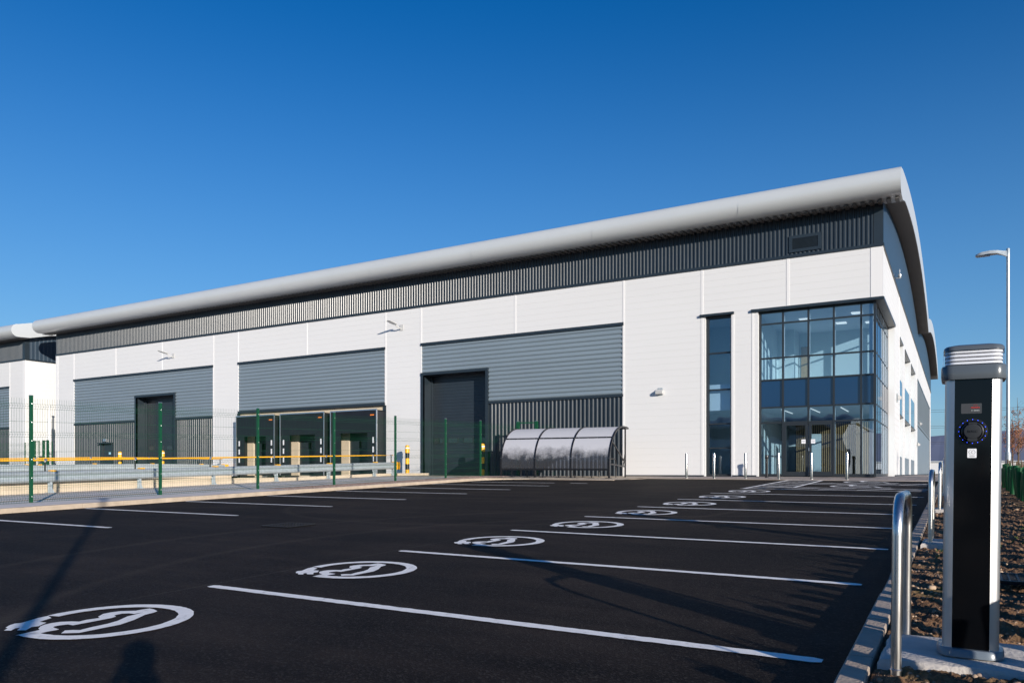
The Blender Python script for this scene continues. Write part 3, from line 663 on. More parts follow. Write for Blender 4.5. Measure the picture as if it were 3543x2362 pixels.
# grey panels
YP = Y0+.06
g = MB(); halfround(g, (-53.2, YP), (-38.8, YP), 6.1, 7.5, F_); halfround(g, (-53.2, YP), (-46.35, YP), 4.52, 6.1, F_); halfround(g, (-42.3, YP), (-38.8, YP), 4.52, 6.1, F_); g.build('grey_cladding', M['grey'], WH)
g = MB(); halfround(g, (-36.6, YP), (-25.57, YP), 4.72, 7.5, F_); g.build('grey_cladding', M['grey'], WH)
g = MB(); halfround(g, (-23.25, YP), (-12.46, YP), 6.08, 7.5, F_); halfround(g, (-19.3, YP), (-12.46, YP), 4.5, 6.08, F_); g.build('grey_cladding', M['grey'], WH)
g = MB(); trap(g, (-53.2, YP), (-50.1, YP), .9, 4.42, F_, .2); trap(g, (-48.85, YP), (-46.35, YP), .9, 4.42, F_, .2); trap(g, (-50.1, YP), (-48.85, YP), 3.12, 4.42, F_, .2); trap(g, (-42.3, YP), (-38.8, YP), .9, 4.42, F_, .2); build_each(g, 'ribbed_cladding', M['dark'], WH)
g = MB(); trap(g, (-19.3, YP), (-12.46, YP), .9, 4.4, F_, .2, .04); build_each(g, 'ribbed_cladding', M['dark'], WH)
t = MB(); t.box(-53.2, -46.35, Y0-.03, Y0+.1, 4.42, 4.53); t.box(-42.3, -38.8, Y0-.03, Y0+.1, 4.42, 4.53); t.box(-36.6, -25.57, Y0-.05, Y0+.12, 4.60, 4.73); t.box(-19.3, -12.46, Y0-.03, Y0+.1, 4.40, 4.51); build_each(t, 'divider_flashing', M['darktrim'], WH)
# side grey panels
g = MB(); halfround(g, (XR-.05, 59.7), (XR-.05, 88), 4.45, 7.5, S_, .24, .06); g.build('grey_cladding', M['grey'], WH)
g = MB(); g.box(XR-.1, XR-.03, 59.7, 88, .9, 4.38); g.box(XR-.08, XR+.03, 59.7, 88, 4.38, 4.45); g.box(XR-.06, XR+.04, 59.65, 88, 7.5, 7.58); g.build('smooth_cladding', M['grey'], WH)

def roller_door(x0, x1, zt, wins, label):
    d = MB(); YD = Y0+.72; n = int((zt-FFL)/.15)
    prof = []
    for i in range(n):
        z = FFL+(zt-FFL)*i/n; z2 = FFL+(zt-FFL)*(i+1)/n; prof += [(YD+.008, z), (YD, z+.008), (YD, z2-.004)]
    prof.append((YD, zt)); d.strip([(x1, y, z) for y, z in prof], [(x0, y, z) for y, z in prof])
    do = d.build('roller_door', M['doorpaint'], WH); do['label'] = label
    f = MB(); f.quad((x0, Y0-.04, .9), (x0, YD, .9), (x0, YD, zt), (x0, Y0-.04, zt)); f.quad((x1, Y0-.04, .9), (x1, YD, .9), (x1, YD, zt), (x1, Y0-.04, zt)); f.quad((x0, Y0-.04, zt), (x1, Y0-.04, zt), (x1, YD, zt), (x0, YD, zt))
    f.box(x0-.14, x0, Y0-.05, Y0+.08, .9, zt); f.box(x1, x1+.14, Y0-.05, Y0+.08, .9, zt); f.box(x0-.14, x1+.14, Y0-.07, Y0+.08, zt, zt+.13)
    f.box(x0, x0+.1, YD-.12, YD-.02, .9, zt-.02)
    f.build('door_frame', M['darktrim'], do)
    for a, b_ in wins:
        w_ = MB(); w_.box(a, b_, YD-.025, YD-.003, 2.57, 2.89); w_.build('window', M['frame'], do)
        p_ = MB(); p_.box(a+.05, b_-.05, YD-.031, YD-.026, 2.62, 2.84); p_.build('pane', mat('door_pane', (.02, .025, .03), .06, spec=.9), do)
roller_door(-46.22, -42.44, 6.0, [(-45.93, -45.38), (-45.05, -44.45), (-44.12, -43.5), (-43.2, -42.65)], 'dark grey roller door in the left bay behind the barriers')
roller_door(-23.12, -19.45, 5.98, [(-23.0, -22.4), (-22.14, -21.5), (-21.2, -20.6), (-20.3, -19.7)], 'dark grey roller door left of the bicycle shelter')
# personnel door
d = MB(); d.box(-50.0, -48.95, Y0+.10, Y0+.16, .95, 3.05); pd = d.build('personnel_door', M['doorpaint'], WH)
d = MB(); d.box(-50.12, -50.0, Y0-.02, Y0+.12, .95, 3.15); d.box(-48.95, -48.83, Y0-.02, Y0+.12, .95, 3.15); d.box(-50.15, -48.8, Y0-.22, Y0+.12, 3.08, 3.14); d.build('door_frame', M['darktrim'], pd)
d = MB(); d.box(-49.35, -49.1, Y0+.09, Y0+.098, 2.35, 2.5); d.build('door_sign', mat('blue_sign', (.35, .6, .7), .5), pd)
d = MB(); d.box(-49.8, -49.45, Y0-.06, Y0+.05, 3.22, 3.4); d.build('door_light', M['alu'], pd)
# vent louvre
v = MB(); v.box(-5.61, -5.49, Y0-.06, Y0-.0, 9.62, 10.22); v.box(-4.56, -4.44, Y0-.06, Y0, 9.62, 10.22); v.box(-5.61, -4.44, Y0-.062, Y0, 10.12, 10.24); v.box(-5.61, -4.44, Y0-.062, Y0, 9.60, 9.72); v.box(-5.5, -4.5, Y0-.036, Y0, 9.7, 10.15)
vo = v.build('vent_louvre', M['darktrim'], WH)
v = MB()
for i in range(9):
    z = 9.735+i*.043; v.prism([(-5.49, Y0-.055, z), (-5.49, Y0-.03, z+.03), (-5.49, Y0-.032, z+.034), (-5.49, Y0-.06, z+.006)], (.93, 0, 0))
v.build('blade', M['dark'], vo)

# dock bay: beige recess wall, doors, shelters
d = MB(); YB = Y0+.12
DK = [(-36.0, -32.92), (-32.45, -29.2), (-28.72, -25.6)]
OP = [(-35.35, -33.6), (-31.75, -29.85), (-28.05, -26.2)]
d.box(-36.6, -25.57, YB, YB+.1, 3.6, 4.6); ex = -36.6
for a, b_ in OP: d.box(ex, a-.1, YB, YB+.1, -.8, 3.6); ex = b_+.1
d.box(ex, -25.57, YB, YB+.1, -.8, 3.6); d.box(-36.6, -25.57, YB-.004, YB+.6, -.8, FFL)
d.build('dock_wall', M['beige'], WH)
d = MB(); d.box(-25.62, -25.5, Y0-.03, YB, -.2, 4.6); d.box(-36.66, -36.56, Y0-.03, YB, -.2, 4.6); build_each(d, 'dock_edge_flashing', M['darktrim'], WH)
for (a, b_), (oa, ob) in zip(DK, OP):
    s = MB(); YF = 30.55; zt = 4.33
    # side curtains, head curtain, side walls, top
    s.box(a, oa, YF, YF+.04, .98, 3.3); s.box(ob, b_, YF, YF+.04, .98, 3.3); s.box(a, b_, YF-.012, YF+.03, 3.18, zt)
    s.box(a, a+.04, YF+.04, YB, .98, zt-.02); s.box(b_-.04, b_, YF+.04, YB, .98, zt-.02); s.box(a, b_, YF+.04, YB, zt-.04, zt)
    so_ = s.build('dock_shelter', M['rubber'], WH)
    s = MB(); s.box(a-.03, a+.015, YF-.03, YF+.02, .98, zt+.03); s.box(b_-.015, b_+.03, YF-.03, YF+.02, .98, zt+.03); s.box(a-.03, b_+.03, YF-.034, YF+.02, zt-.01, zt+.05); s.build('edge_frame', M['alu'], so_)
    for x in (a+.2, b_-.27):
        for z in (2.65, 2.17, 1.70, 1.2):
            s = MB(); s.box(x, x+.09, YF-.006, YF, z, z+.29); s.build('marker_strip', M['mark'], so_)
    s = MB(); s.prism([(b_-.42, YF-.016, 4.05), (b_-.16, YF-.016, 4.05), (b_-.15, YF-.016, 4.10), (b_-.40, YF-.016, 4.11)], (0, .004, 0)); s.build('maker_plate', M['orange'], so_)
    s = MB(); prof = []
    for i in range(6): z = FFL+i*.5; prof += [(YB+.11, z), (YB+.10, z+.02), (YB+.10, z+.48)]
    s.strip([(ob+.15, y, z) for y, z in prof], [(oa-.15, y, z) for y, z in prof]); dd = s.build('dock_door', M['doorpaint'], WH)
    s = MB(); s.box((oa+ob)/2-.35, (oa+ob)/2+.35, YB+.07, YB+.098, 2.45, 2.8); s.build('window', mat('dock_door_pane', (.004, .004, .005), .1), dd)
    for x in (a+.25, b_-.65): s = MB(); s.box(x, x+.4, YF+.1, YB-.004, .55, .96); s.build('dock_bumper', M['rubber'], WH)

# ---- glazed corner
CW = []
YG, XG = 31.42, -2.6
xm = [-6.74, -5.88, -4.94, -4.03, -3.08, -2.62]; zm = [1.03, 3.08, 3.68, 4.76, 5.62, 6.97, 7.42]; ym = fr(YG, 37.38, 1.0)
c = MB(); W2 = .032
for i, x in enumerate(xm):
    z0 = 1. if i != 2 else 3.08
    c.box(x-W2, x+W2, YG-.06, YG+.08, z0, 7.46)
for y in ym[1:]: c.box(XG-.08, XG+.012, y-W2, y+W2, 1., 7.46)
c.box(XG-.06, XG+.03, YG-.07, YG+.05, .96, 7.46)
for z in zm:
    if z < 1.1:
        for a, b_ in ((-6.74, -5.9), (-4.03, -2.62)): c.box(a, b_, YG-.05, YG+.07, z-.07, z+.04)
        c.box(XG-.07, XG+.010, YG, 37.4, z-.07, z+.04)
    else:
        c.box(-6.76, -2.62, YG-.05, YG+.07, z-.028, z+.028); c.box(XG-.07, XG+.010, YG, 37.4, z-.028, z+.028)
cw = c.build('curtain_wall', M['frame'], WH)
for zi in range(len(zm)-1):
    z0, z1 = zm[zi], zm[zi+1]; sp = zi == 2
    for i in range(len(xm)-1):
        if zi == 0 and i in (1, 2): continue
        p_ = MB(); p_.quad((xm[i]+.03, YG, z0+.02), (xm[i+1]-.03, YG, z0+.02), (xm[i+1]-.03, YG, z1-.02), (xm[i]+.03, YG, z1-.02)); p_.build('spandrel_panel' if sp else 'pane', M['spandrel'] if sp else M['glass'], cw)
    for i in range(len(ym)-1):
        p_ = MB(); p_.quad((XG, ym[i]+.03, z0+.02), (XG, ym[i+1]-.03, z0+.02), (XG, ym[i+1]-.03, z1-.02), (XG, ym[i]+.03, z1-.02)); p_.build('spandrel_panel' if sp else 'pane', M['spandrel'] if sp else M['flatglass'], cw)
c = MB(); c.box(-7.05, XR+.03, Y0-.09, Y0+.3, 7.46, 7.56); c.box(-2.75, XR+.05, Y0-.05, 37.4, 7.45, 7.555); c.build('canopy', M['darktrim'], WH)
c = MB()
for x in xm[1:-1]: c.box(x-.03, x+.03, YG+.08, YG+.20, 1., 7.4)
for y in ym[1:-1]: c.box(XG-.22, XG-.08, y-.035, y+.035, 1., 7.4)
c.box(XG-.22, XG-.1, YG+.12, YG+.24, 1., 7.4)
c.build('inner_mullions', M['whitetrim'], cw)
# entrance doors
for k, (a, b_) in enumerate(((-5.85, -4.96), (-4.92, -4.06))):
    e = MB(); e.box(a, a+.09, YG-.05, YG+.03, .98, 3.05); e.box(b_-.09, b_, YG-.05, YG+.03, .98, 3.05); e.box(a+.09, b_-.09, YG-.048, YG+.028, .98, 1.16); e.box(a+.09, b_-.09, YG-.048, YG+.028, 2.95, 3.05)
    eo = e.build('entrance_door', M['frame'], WH)
    p_ = MB(); p_.quad((a+.09, YG-.01, 1.16), (b_-.09, YG-.01, 1.16), (b_-.09, YG-.01, 2.95), (a+.09, YG-.01, 2.95)); p_.build('pane', M['glass'], eo)
    x = b_-.23 if k == 0 else a+.08
    n_ = MB(); n_.box(x, x+.15, YG-.056, YG-.05 if k == 0 else YG-.052, 2.24, 2.4); n_.build('notice', M['paper'], eo)
    n_ = MB(); n_.box(x+.01, x+.14, YG-.0575, YG-.0561, 2.335, 2.345); n_.box(x+.045, x+.105, YG-.0575, YG-.0561, 2.295, 2.303); n_.build('notice_print', M['ink'], eo)
e = MB(); e.box(-4.935, -4.90, YG-.075, YG-.05, 1.95, 2.07); e.build('door_lock', M['alu'], WH)
# slot window
c = MB(); ZS = [1.03, 2.12, 3.10, 4.49, 5.98, 7.40]
c.box(-8.88, -8.78, YG-.1, YG+.06, .98, 7.46); c.box(-7.9, -7.84, YG-.1, YG+.06, .98, 7.46)
for z in ZS: c.box(-8.78, -7.9, YG-.08, YG+.04, z-.03 if z > 1.1 else .97, z+.03)
sw = c.build('slot_window', M['frame'], WH)
for z0, z1 in zip(ZS, ZS[1:]): p_ = MB(); p_.quad((-8.78, YG-.03, z0+.02), (-7.9, YG-.03, z0+.02), (-7.9, YG-.03, z1-.02), (-8.78, YG-.03, z1-.02)); p_.build('pane', M['glass'], sw)
c = MB(); c.box(-9.1, -7.72, Y0-.1, Y0+.2, 7.47, 7.56); c.build('slot_canopy', M['darktrim'], WH)
# side windows
for a, b_ in SW:
    c = MB(); 
    for z0, z1 in ((1.92, 3.85), (5.6, 7.5)):
        c.box(XR-.38, XR-.30, a, b_, z0, z0+.07); c.box(XR-.38, XR-.30, a, b_, z1-.07, z1)
        for y in fr(a, b_, 1.25): c.box(XR-.37, XR-.29, y-.03 if y > a else y, y+.03 if y < b_ else y, z0+.07, z1-.07)
    c.box(XR-.4, XR+.03, a, b_, 7.5, 7.56); c.box(XR-.4, XR+.03, a, b_, 3.85, 3.9)
    so_ = c.build('side_window', M['frame'], WH)
    c = MB()
    for z0, z1 in ((1.97, 3.8), (5.65, 7.45)): c.quad((XR-.34, a, z0), (XR-.34, b_, z0), (XR-.34, b_, z1), (XR-.34, a, z1))
    c.build('pane', M['glass'], so_)
    c = MB(); c.box(XR-.4, XR-.02, a, b_, 3.91, 5.6); c.build('spandrel_panel', M['spandrel'], so_)
    c = MB()
    for i in range(12): c.box(XR-.1, XR-.04, a, b_, 1.03+i*.073, 1.03+i*.073+.055)
    c.box(XR-.4, XR-.06, a, b_, .98, 1.92); c.build('louvre_panel', M['grey'], so_)
# interior
n_ = MB()
n_.box(-12.3, -2.72, 31.55, 59, .90, .985); n_.build('ground_floor_slab', M['darkfloor'], WH)
n_ = MB(); n_.box(-12.3, -2.72, 31.56, 59, 3.66, 4.72); n_.build('first_floor_slab', M['ceiling'], WH)
n_ = MB(); n_.box(-12.3, -2.72, 31.56, 59, 7.42, 7.5); n_.build('ceiling', M['ceiling'], WH)
n_ = MB()
n_.box(-7.05, -6.9, 31.6, 37, 4.72, 7.42); n_.box(-6.9, -6.2, 35.6, 37, 4.72, 7.42); n_.box(-6.2, -2.9, 36.95, 37.1, 4.72, 7.42)
n_.box(-7.05, -6.95, 31.6, 41, .985, 3.66); n_.box(-6.95, -2.9, 38.6, 38.7, .985, 3.66); n_.box(-12.3, -7.05, 33.6, 33.7, .985, 7.42); n_.box(-9.6, -9.5, 31.6, 33.6, .985, 7.42)
n_.box(-2.95, -2.85, 37.4, 59, .985, 7.42); n_.box(-3.1, -2.75, 36.95, 37.5, .985, 7.42)
n_.build('interior_wall', M['interior'], WH)
n_ = MB(); n_.box(-6.12, -5.82, 36.9, 36.94, 4.72, 6.82); n_.build('interior_door', M['wood'], WH)
n_ = MB(); n_.box(-5.55, -4.95, 34.6, 34.7, 1.0, 2.75); n_.build('interior_panel', M['interior'], WH)
n_ = MB(); 
for i in range(42): n_.box(-6.2+i*.082, -6.2+i*.082+.035, 36.2, 36.24, 1., 3.3)
n_.build('timber_slats', M['wood'], WH)
n_ = MB(); n_.box(-6.25, -2.8, 36.25, 36.3, 1., 3.35); n_.build('slat_backing', mat('black_felt', (.012, .014, .016), .9), WH)
for x, y in ((-5.6, 33.2), (-4.4, 34.8), (-3.6, 32.9), (-3.3, 35.2)): n_ = MB(); n_.box(x, x+.4, y, y+.4, 7.395, 7.419); n_.build('ceiling_light', M['lit'], WH)
for x in (-6.1, -5.0, -3.9): n_ = MB(); n_.prism([(x, 32.2, 3.655), (x+.03, 32.2, 3.655), (x+.03, 34.6, 3.655), (x, 34.6, 3.655)], (0, 0, -.02)); n_.build('ceiling_light', M['lit'], WH)
n_ = MB(); n_.box(-7.05, -2.8, 37.12, 60, 7.5, 7.6); n_.box(-12.4, -2.4, 59, 59.2, .9, 7.6); n_.box(XL+.1, XR-.5, 31.6, 91, 7.62, 7.7); n_.build('inner_deck', M['darkfloor'], WH)

# ---- neighbouring unit on the left
def unit(label, X0, X1, name='warehouse'):
    U = thing(name, label, 'warehouse', ((X0+X1)/2, Y0, FFL))
    U['group'] = 'plain neighbouring warehouses'
    m = MB()
    plank(m, (X1-2.1, Y0), (X1, Y0), .8, 9.42, F_); plank(m, (X0, Y0), (X1-2.1, Y0), 7.55, 9.42, F_)
    plank(m, (X1, Y0), (X1, Y1), .8, 9.42, S_)
    m.quad((X0, Y0, .8), (X0, Y1, .8), (X0, Y1, 11.2), (X0, Y0, 11.2)); m.quad((X0, Y1, .8), (X1, Y1, .8), (X1, Y1, 11.2), (X0, Y1, 11.2))
    m.build('wall', M['white'], U)
    t = MB(); t.box(X1-2.15, X1-2.05, Y0-.012, Y0+.02, FFL, 9.42); t.box(X1-.3, X1+.012, Y0-.014, Y0+.02, FFL, 9.42)
    build_each(t, 'cover_strip', M['whitetrim'], U)
    b = MB(); trap(b, (X0, Y0), (X1-.25, Y0), 9.5, 11.02, F_, .158, .032); b.build('parapet_cladding', M['dark'], U)
    t = MB(); t.box(X1-.25, X1+.02, Y0-.035, Y0+.3, 9.5, 11.0); t.box(X0, X1+.03, Y0-.055, Y0+.02, 9.41, 9.52); t.box(X1, X1+.05, Y0, Y1, 9.41, 9.52); t.box(X0, X1-2.1, Y0-.06, Y0+.05, 7.47, 7.6); t.box(X0, X1-2.1, Y0-.03, Y0+.1, 4.42, 4.53)
    build_each(t, 'dark_flashing', M['darktrim'], U)
    gable_band(U, X1, 1); roof(U, X0-.66, X1+.66); verge_soffit(U, X1+.02, X1+.64)
    g = MB(); halfround(g, (X0, YP), (X1-2.12, YP), 4.52, 7.5, F_); g.build('grey_cladding', M['grey'], U)
    g = MB(); trap(g, (X0, YP), (X1-2.12, YP), .8, 4.42, F_, .2); g.build('ribbed_cladding', M['dark'], U)
    return U
U2 = unit('white warehouse with dark band beyond the left end of the main one', -112, -59.4)
U3 = unit('white warehouse with silver roof facing the car park from behind the camera', -62, -10)
U3.rotation_euler[2] = math.pi; U3.location = (-40, -62, -1.7)

# ------------------------------------------------------------------ wall lights
def wall_light(x, z, label):
    t = thing('wall_light', label, 'wall light', (x, Y0, z), 'arm lights on the warehouse front')
    m = MB(); m.box(x-.11, x+.11, Y0-.03, Y0-.013, z-.14, z+.16); m.build('bracket', M['lightgrey'], t)
    m = MB(); m.tube([(x-.02, Y0-.02, z-.06), (x-.04, Y0-.25, z-.01), (x-.07, Y0-.42, z+.08)], .032, 8); m.build('arm', M['lightgrey'], t, 40)
    m = MB(); rings = []
    for k, (d, wd, h) in enumerate(((.36, .07, .04), (.46, .12, .06), (.7, .14, .05), (.92, .12, .035), (.98, .07, .02))):
        cy = Y0-d; cz = z+.06+.16*d; cx = x-.06-.04*d
        rings.append([(cx-wd, cy, cz-h/2), (cx+wd, cy, cz-h/2), (cx+wd*.8, cy, cz+h/2), (cx-wd*.8, cy, cz+h/2)])
    m.loft(rings); m.build('lamp_head', M['lightgrey'], t, 30); return t
wall_light(-24.5, 8.5, 'pale arm light on the white wall left of the roller door by the shelter')
wall_light(-42.5, 8.42, 'pale arm light on the white wall above the left grey cladding')
t = thing('box_light', 'small grey box light on the white wall left of the slot window', 'wall light', (-10.8, Y0, 4.5), 'small box lights on the warehouse walls')
m = MB(); m.prism([(-10.95, Y0-.02, 4.40), (-10.95, Y0-.2, 4.42), (-10.95, Y0-.22, 4.52), (-10.95, Y0-.02, 4.62)], (.3, 0, 0)); m.build('lamp_body', M['lightgrey'], t)
m = MB(); m.box(-10.9, -10.7, Y0-.02, Y0-.001, 4.36, 4.68); m.build('back_plate', M['galv'], t)
for (y, z, l) in ((38.8, 4.5, 'small white box light on the side wall just past the glazed corner'), (62.9, 4.65, 'small box light on the ribbed grey cladding of the side wall'), (59.4, 3.05, 'small white box light low on the last white pier of the side wall')):
    t = thing('box_light', l, 'wall light', (XR, y, z), 'small box lights on the warehouse walls')
    m = MB(); m.box(XR+.02, XR+.05, y-.1, y+.1, z-.2, z+.2); m.build('back_plate', M['galv'], t)
    m = MB(); m.prism([(XR+.05, y-.12, z-.1), (XR+.18, y-.12, z-.08), (XR+.2, y-.12, z+.04), (XR+.05, y-.12, z+.12)], (0, .24, 0)); m.build('lamp_body', M['lightgrey'], t)
t = thing('wall_camera', 'small camera bracket on the dark side band near the roof corner', 'camera', (XR+.05, 37.57, 9.6))
m = MB(); m.tube([(XR+.03, 37.5, 9.6), (XR+.2, 37.5, 9.6), (XR+.2, 37.5, 9.95)], .03, 6); m.build('bracket', M['alu'], t)
m = MB(); m.lathe([(.05, -.12), (.07, -.06), (.07, .04), (.03, .06)], (XR+.2, 37.5, 9.7), 10); m.build('camera_head', M['alu'], t, 40)

# ------------------------------------------------------------------ dock walls and barriers
t = thing('retaining_wall', 'low beige concrete wall with kerb behind the front crash barrier', 'wall', (-23.1, 18, .5))
m = MB(); m.box(-22.88, -22.585, -6, 31.0, -.8, .93); m.build('wall_face', M['beige'], t)
m = MB(); s = -6.
while s < 30.9:
    e = min(s+1.82, 30.9); z0, z1 = zg(-22.9, s), zg(-22.9, e)
    m.loft([[(-22.58, q, z-.1), (-22.515, q, z-.1), (-22.515, q, z+.13), (-22.53, q, z+.15), (-22.58, q, z+.15)] for q, z in ((s, z0), (e-.012, z1))]); s += 1.82
m.build('base_kerb', M['beige'], t)
t = thing('retaining_wall', 'far beige concrete wall under the second crash barrier', 'wall', (-37, 18, .5))
m = MB(); m.box(-37.1, -36.95, -6, 31.0, -.8, .97); m.build('wall_face', M['beige'], t)
WB = [(0, 0), (.02, .012), (.075, .05), (.08, .075), (.06, .10), (.01, .135), (.0, .155), (.01, .175), (.06, .21), (.08, .235), (.075, .26), (.02, .298), (0, .31)]
def barrier(X, ys, label, rail=True, zf=None, endcap=True, ext=8.):
    f = zf or (lambda y: zg(X, y)+.03)
    t = thing('crash_barrier', label, 'crash barrier', (X, ys[-1], f(ys[-1])), 'crash barriers in the loading yard')
    yy = [ys[0]-ext]+ys+[ys[-1]+.25]
    m = MB(); n = len(WB); vs = [(X+.06+dx, y, f(y)+.31+dz) for y in yy for dx, dz in WB]; m.add(vs, [(i*n+j, (i+1)*n+j, (i+1)*n+j+1, i*n+j+1) for i in range(len(yy)-1) for j in range(n-1)])
    m.build('beam', M['galv'], t, 50)
    allp = [y for y in fr(ys[0]-ext, ys[0], 2.8)[:-1]]+ys
    for y in allp:
        m = MB(); z = f(y); m.box(X-.05, X+.05, y-.005, y+.005, z, z+.6); m.box(X-.05, X-.04, y-.04, y+.04, z, z+.6); m.box(X+.04, X+.052, y-.04, y+.04, z, z+.6)
        m.prism([(X+.055, y+.04, z), (X+.055, y+.10, z), (X+.055, y+.04, z+.12)], (-.01, 0, 0)); m.box(X-.09, X+.09, y-.1, y+.14, z, z+.012); m.build('post', M['galv'], t)
        m = MB(); m.box(X-.06, X+.1, y-.02, y+.13, z+.615, z+.65); m.build('post_cap', M['yellow'], t)
        if rail:
            m = MB(); m.tube([(X+.03, y-.16, z+.6), (X+.03, y-.16, z+.90)], .022, 8); m.build('rail_stanchion', M['black'], t, 40)
            m = MB(); m.tube([(X+.03, y-.2, z+.93), (X+.03, y-.12, z+.93)], .04, 8); m.tube([(X+.03, y-.16, z+.88), (X+.03, y-.16, z+.93)], .03, 8); m.build('rail_clamp', M['alu'], t, 40)
    if rail:
        m = MB(); m.tube([(X+.03, y, f(y)+.935) for y in yy[:-1]+[ys[-1]-.1]], .027, 8); m.build('hand_rail', M['yellow'], t, 40)
    if endcap:
        m = MB(); y = ys[-1]+.25; z = f(y); m.loft([[(X-.02, q, z+.29), (X+.15+o, q, z+.29), (X+.17+o, q, z+.46), (X+.15+o, q, z+.63), (X-.02, q, z+.63)] for q, o in ((y-.12, 0), (y+.02, .01), (y+.12, -.03), (y+.16, -.1))]); m.build('end_cap', M['yellow'], t, 30)
    return t
barrier(-22.42, [12.46, 15.23, 18.04, 20.9, 23.7, 26.6, 27.9], 'nearest galvanised crash barrier with yellow hand rail behind the green fence')
barrier(-37.4, [22.9, 26.1, 29.2, 30.7], 'second galvanised crash barrier with yellow hand rail, left of the dock shelters')
barrier(-47.6, [22.2, 25.0], 'short crash barrier with yellow caps right of the left roller door pair of bollards', rail=False, ext=.2)
barrier(-51.5, [25.2, 27.8, 29.6], 'farthest crash barrier with yellow caps in front of the personnel door', rail=False, ext=.2)

# striped bollards
def sbol(x, y, label, z=None):
    z = zg(x, y)+.03 if z is None else z
    t = thing('striped_bollard', label, 'bollard', (x, y, z), 'yellow and black bollards beside the roller doors')
    m = MB(); n = 20; m.lathe([(.1, 0), (.1, 1.22)], (x, y, z), 20); m.build('post', M['yellow'], t, 40)
    for z0, z1 in ((.30, .57), (.86, 1.13)): m = MB(); m.lathe([(.1025, z0), (.1025, z1)], (x, y, z), 20); m.build('black_band', M['black'], t, 40)
    m = MB(); m.lathe([(.118, 1.12), (.118, 1.40), (.10, 1.43), (.10, 1.47), (.07, 1.50), (.02, 1.51)], (x, y, z), 20); m.build('cap', M['yellow'], t, 40)
    m = MB(); m.lathe([(.121, 1.33), (.121, 1.39)], (x, y, z), 20); m.build('white_band', M['mark'], t, 40)
    return t
B0 = sbol(-23.6, 30.5, 'yellow and black bollard left of the roller door beside the end of the hand rail')
for x, y, l in ((-19.2, 30.5, 'yellow and black bollard right of the roller door behind the green fence'), (-46.6, 30.3, 'yellow and black bollard left of the far left roller door'), (-42.3, 30.3, 'yellow and black bollard right of the far left roller door')):
    dup(B0, (x, y, zg(x, y)+.03), l)
# stainless bollards
M['brush'] = mat('brushed_bollard_steel', (.38, .36, .345), .2, metal=1., rvar=.05, vscale=5)
x, y = -8.99, 29.; z = zg(x, y)+.012
t = thing('steel_bollard', 'stainless steel bollard before the white wall, leftmost of the row', 'bollard', (x, y, z), 'stainless steel bollards along the entrance paving')
m = MB(); m.lathe([(.052, 0), (.052, .93), (.048, .945), (.03, .95)], (x, y, z), 24); m.build('post', M['brush'], t, 30)
m = MB(); m.lathe([(.085, 0), (.085, .008), (.06, .014)], (x, y, z), 24); m.build('base_ring', M['stain'], t, 30)
for x, l in ((-7.93, 'in front of the slot window'), (-6.76, 'before the white pier between slot window and entrance glazing'), (-5.58, 'just left of the entrance doors'), (-4.46, 'in front of the right entrance door'), (-3.30, 'right of the entrance doors, rightmost of the row')):
    dup(t, (x, 29., zg(x, 29.)+.012), 'stainless steel bollard '+l)
x, y = -6.29, 30.4; z = zg(x, y)+.012
t = thing('black_bollard', 'black bollard against the left pane of the glazed corner', 'bollard', (x, y, z), 'black bollards beside the entrance doors')
m = MB(); m.lathe([(.07, 0), (.07, .03), (.052, .05), (.052, .74)], (x, y, z), 20); m.build('post', M['black'], t, 40)
m = MB(); m.lathe([(.065, .72), (.07, .75), (.07, .82), (.06, .85), (.02, .86)], (x, y, z), 20); m.build('cap', M['black'], t, 40)
dup(t, (-3.45, 30.35, zg(-3.45, 30.35)+.012), 'black bollard right of the entrance doors, behind a steel bollard')

# ------------------------------------------------------------------ mesh fence
def fence_panel(m, a, b, za, zb, h=2.3, wires=None):
    a = Vector((*a, 0)); b = Vector((*b, 0)); L = (b-a).length; t = (b-a)/L; n = Vector((t.y, -t.x, 0))
    k = int(L/.052); folds = [.15, .90, 1.52, 2.13]
    pr = [(0, 0.03)]
    for f in folds: pr += [(0, f-.05), (.045, f), (0, f+.05)]
    pr.append((0, h))
    for i in range(1, k):
        p = a+t*(L*i/k); z0 = za+(zb-za)*i/k; r = .0022
        P = [p+n*d+Vector((0, 0, z0+z)) for d, z in pr]
        m.strip([q+t*r for q in P], [q-t*r for q in P]); m.strip([q+n*r for q in P], [q-n*r for q in P])
    hz = [.06, .10, .15, .20]+[.4, .62, .85, .90, .95, 1.15, 1.47, 1.52, 1.57, 1.8, 2.08, 2.13, 2.18]
    for z in hz:
        d = .045 if any(abs(z-f) < .005 for f in folds) else 0
        bar(m, a+n*d+Vector((0, 0, za+z)), b+n*d+Vector((0, 0, zb+z)), .004, .005)
fy = [.0-3.28+3.1*i for i in range(0, 11)]   # ..., 9.12 ... 
fy = [9.21+3.115*(i-3) for i in range(0, 9)]+[27.34]
FE = thing('mesh_fence', 'long green welded mesh fence behind the left kerb of the car park', 'fence', (-17.3, 9.2, zg(-17.3, 9.2)))
fx = -17.3
def fz(y): return zg(fx, y)+.03
def fpost(parent, x, y, z, h=2.36, wd=.06, name='post'):
    m = MB(); m.box(x-wd/2, x+wd/2, y-wd/2, y+wd/2, z-.05, z+h); m.build(name, M['green'], parent)
    m = MB(); m.box(x-wd/2-.003, x+wd/2+.003, y-wd/2-.003, y+wd/2+.003, z+h, z+h+.012)
    for k in range(6): zz = z+.18+k*.4; m.lathe([(.007, 0), (.007, .012)], (x+wd/2+.004, y, zz), 6)
    m.build('post_cap_and_bolts', M['galv'] if False else M['alu'], parent)
for y in fy: fpost(FE, fx, y, fz(y))
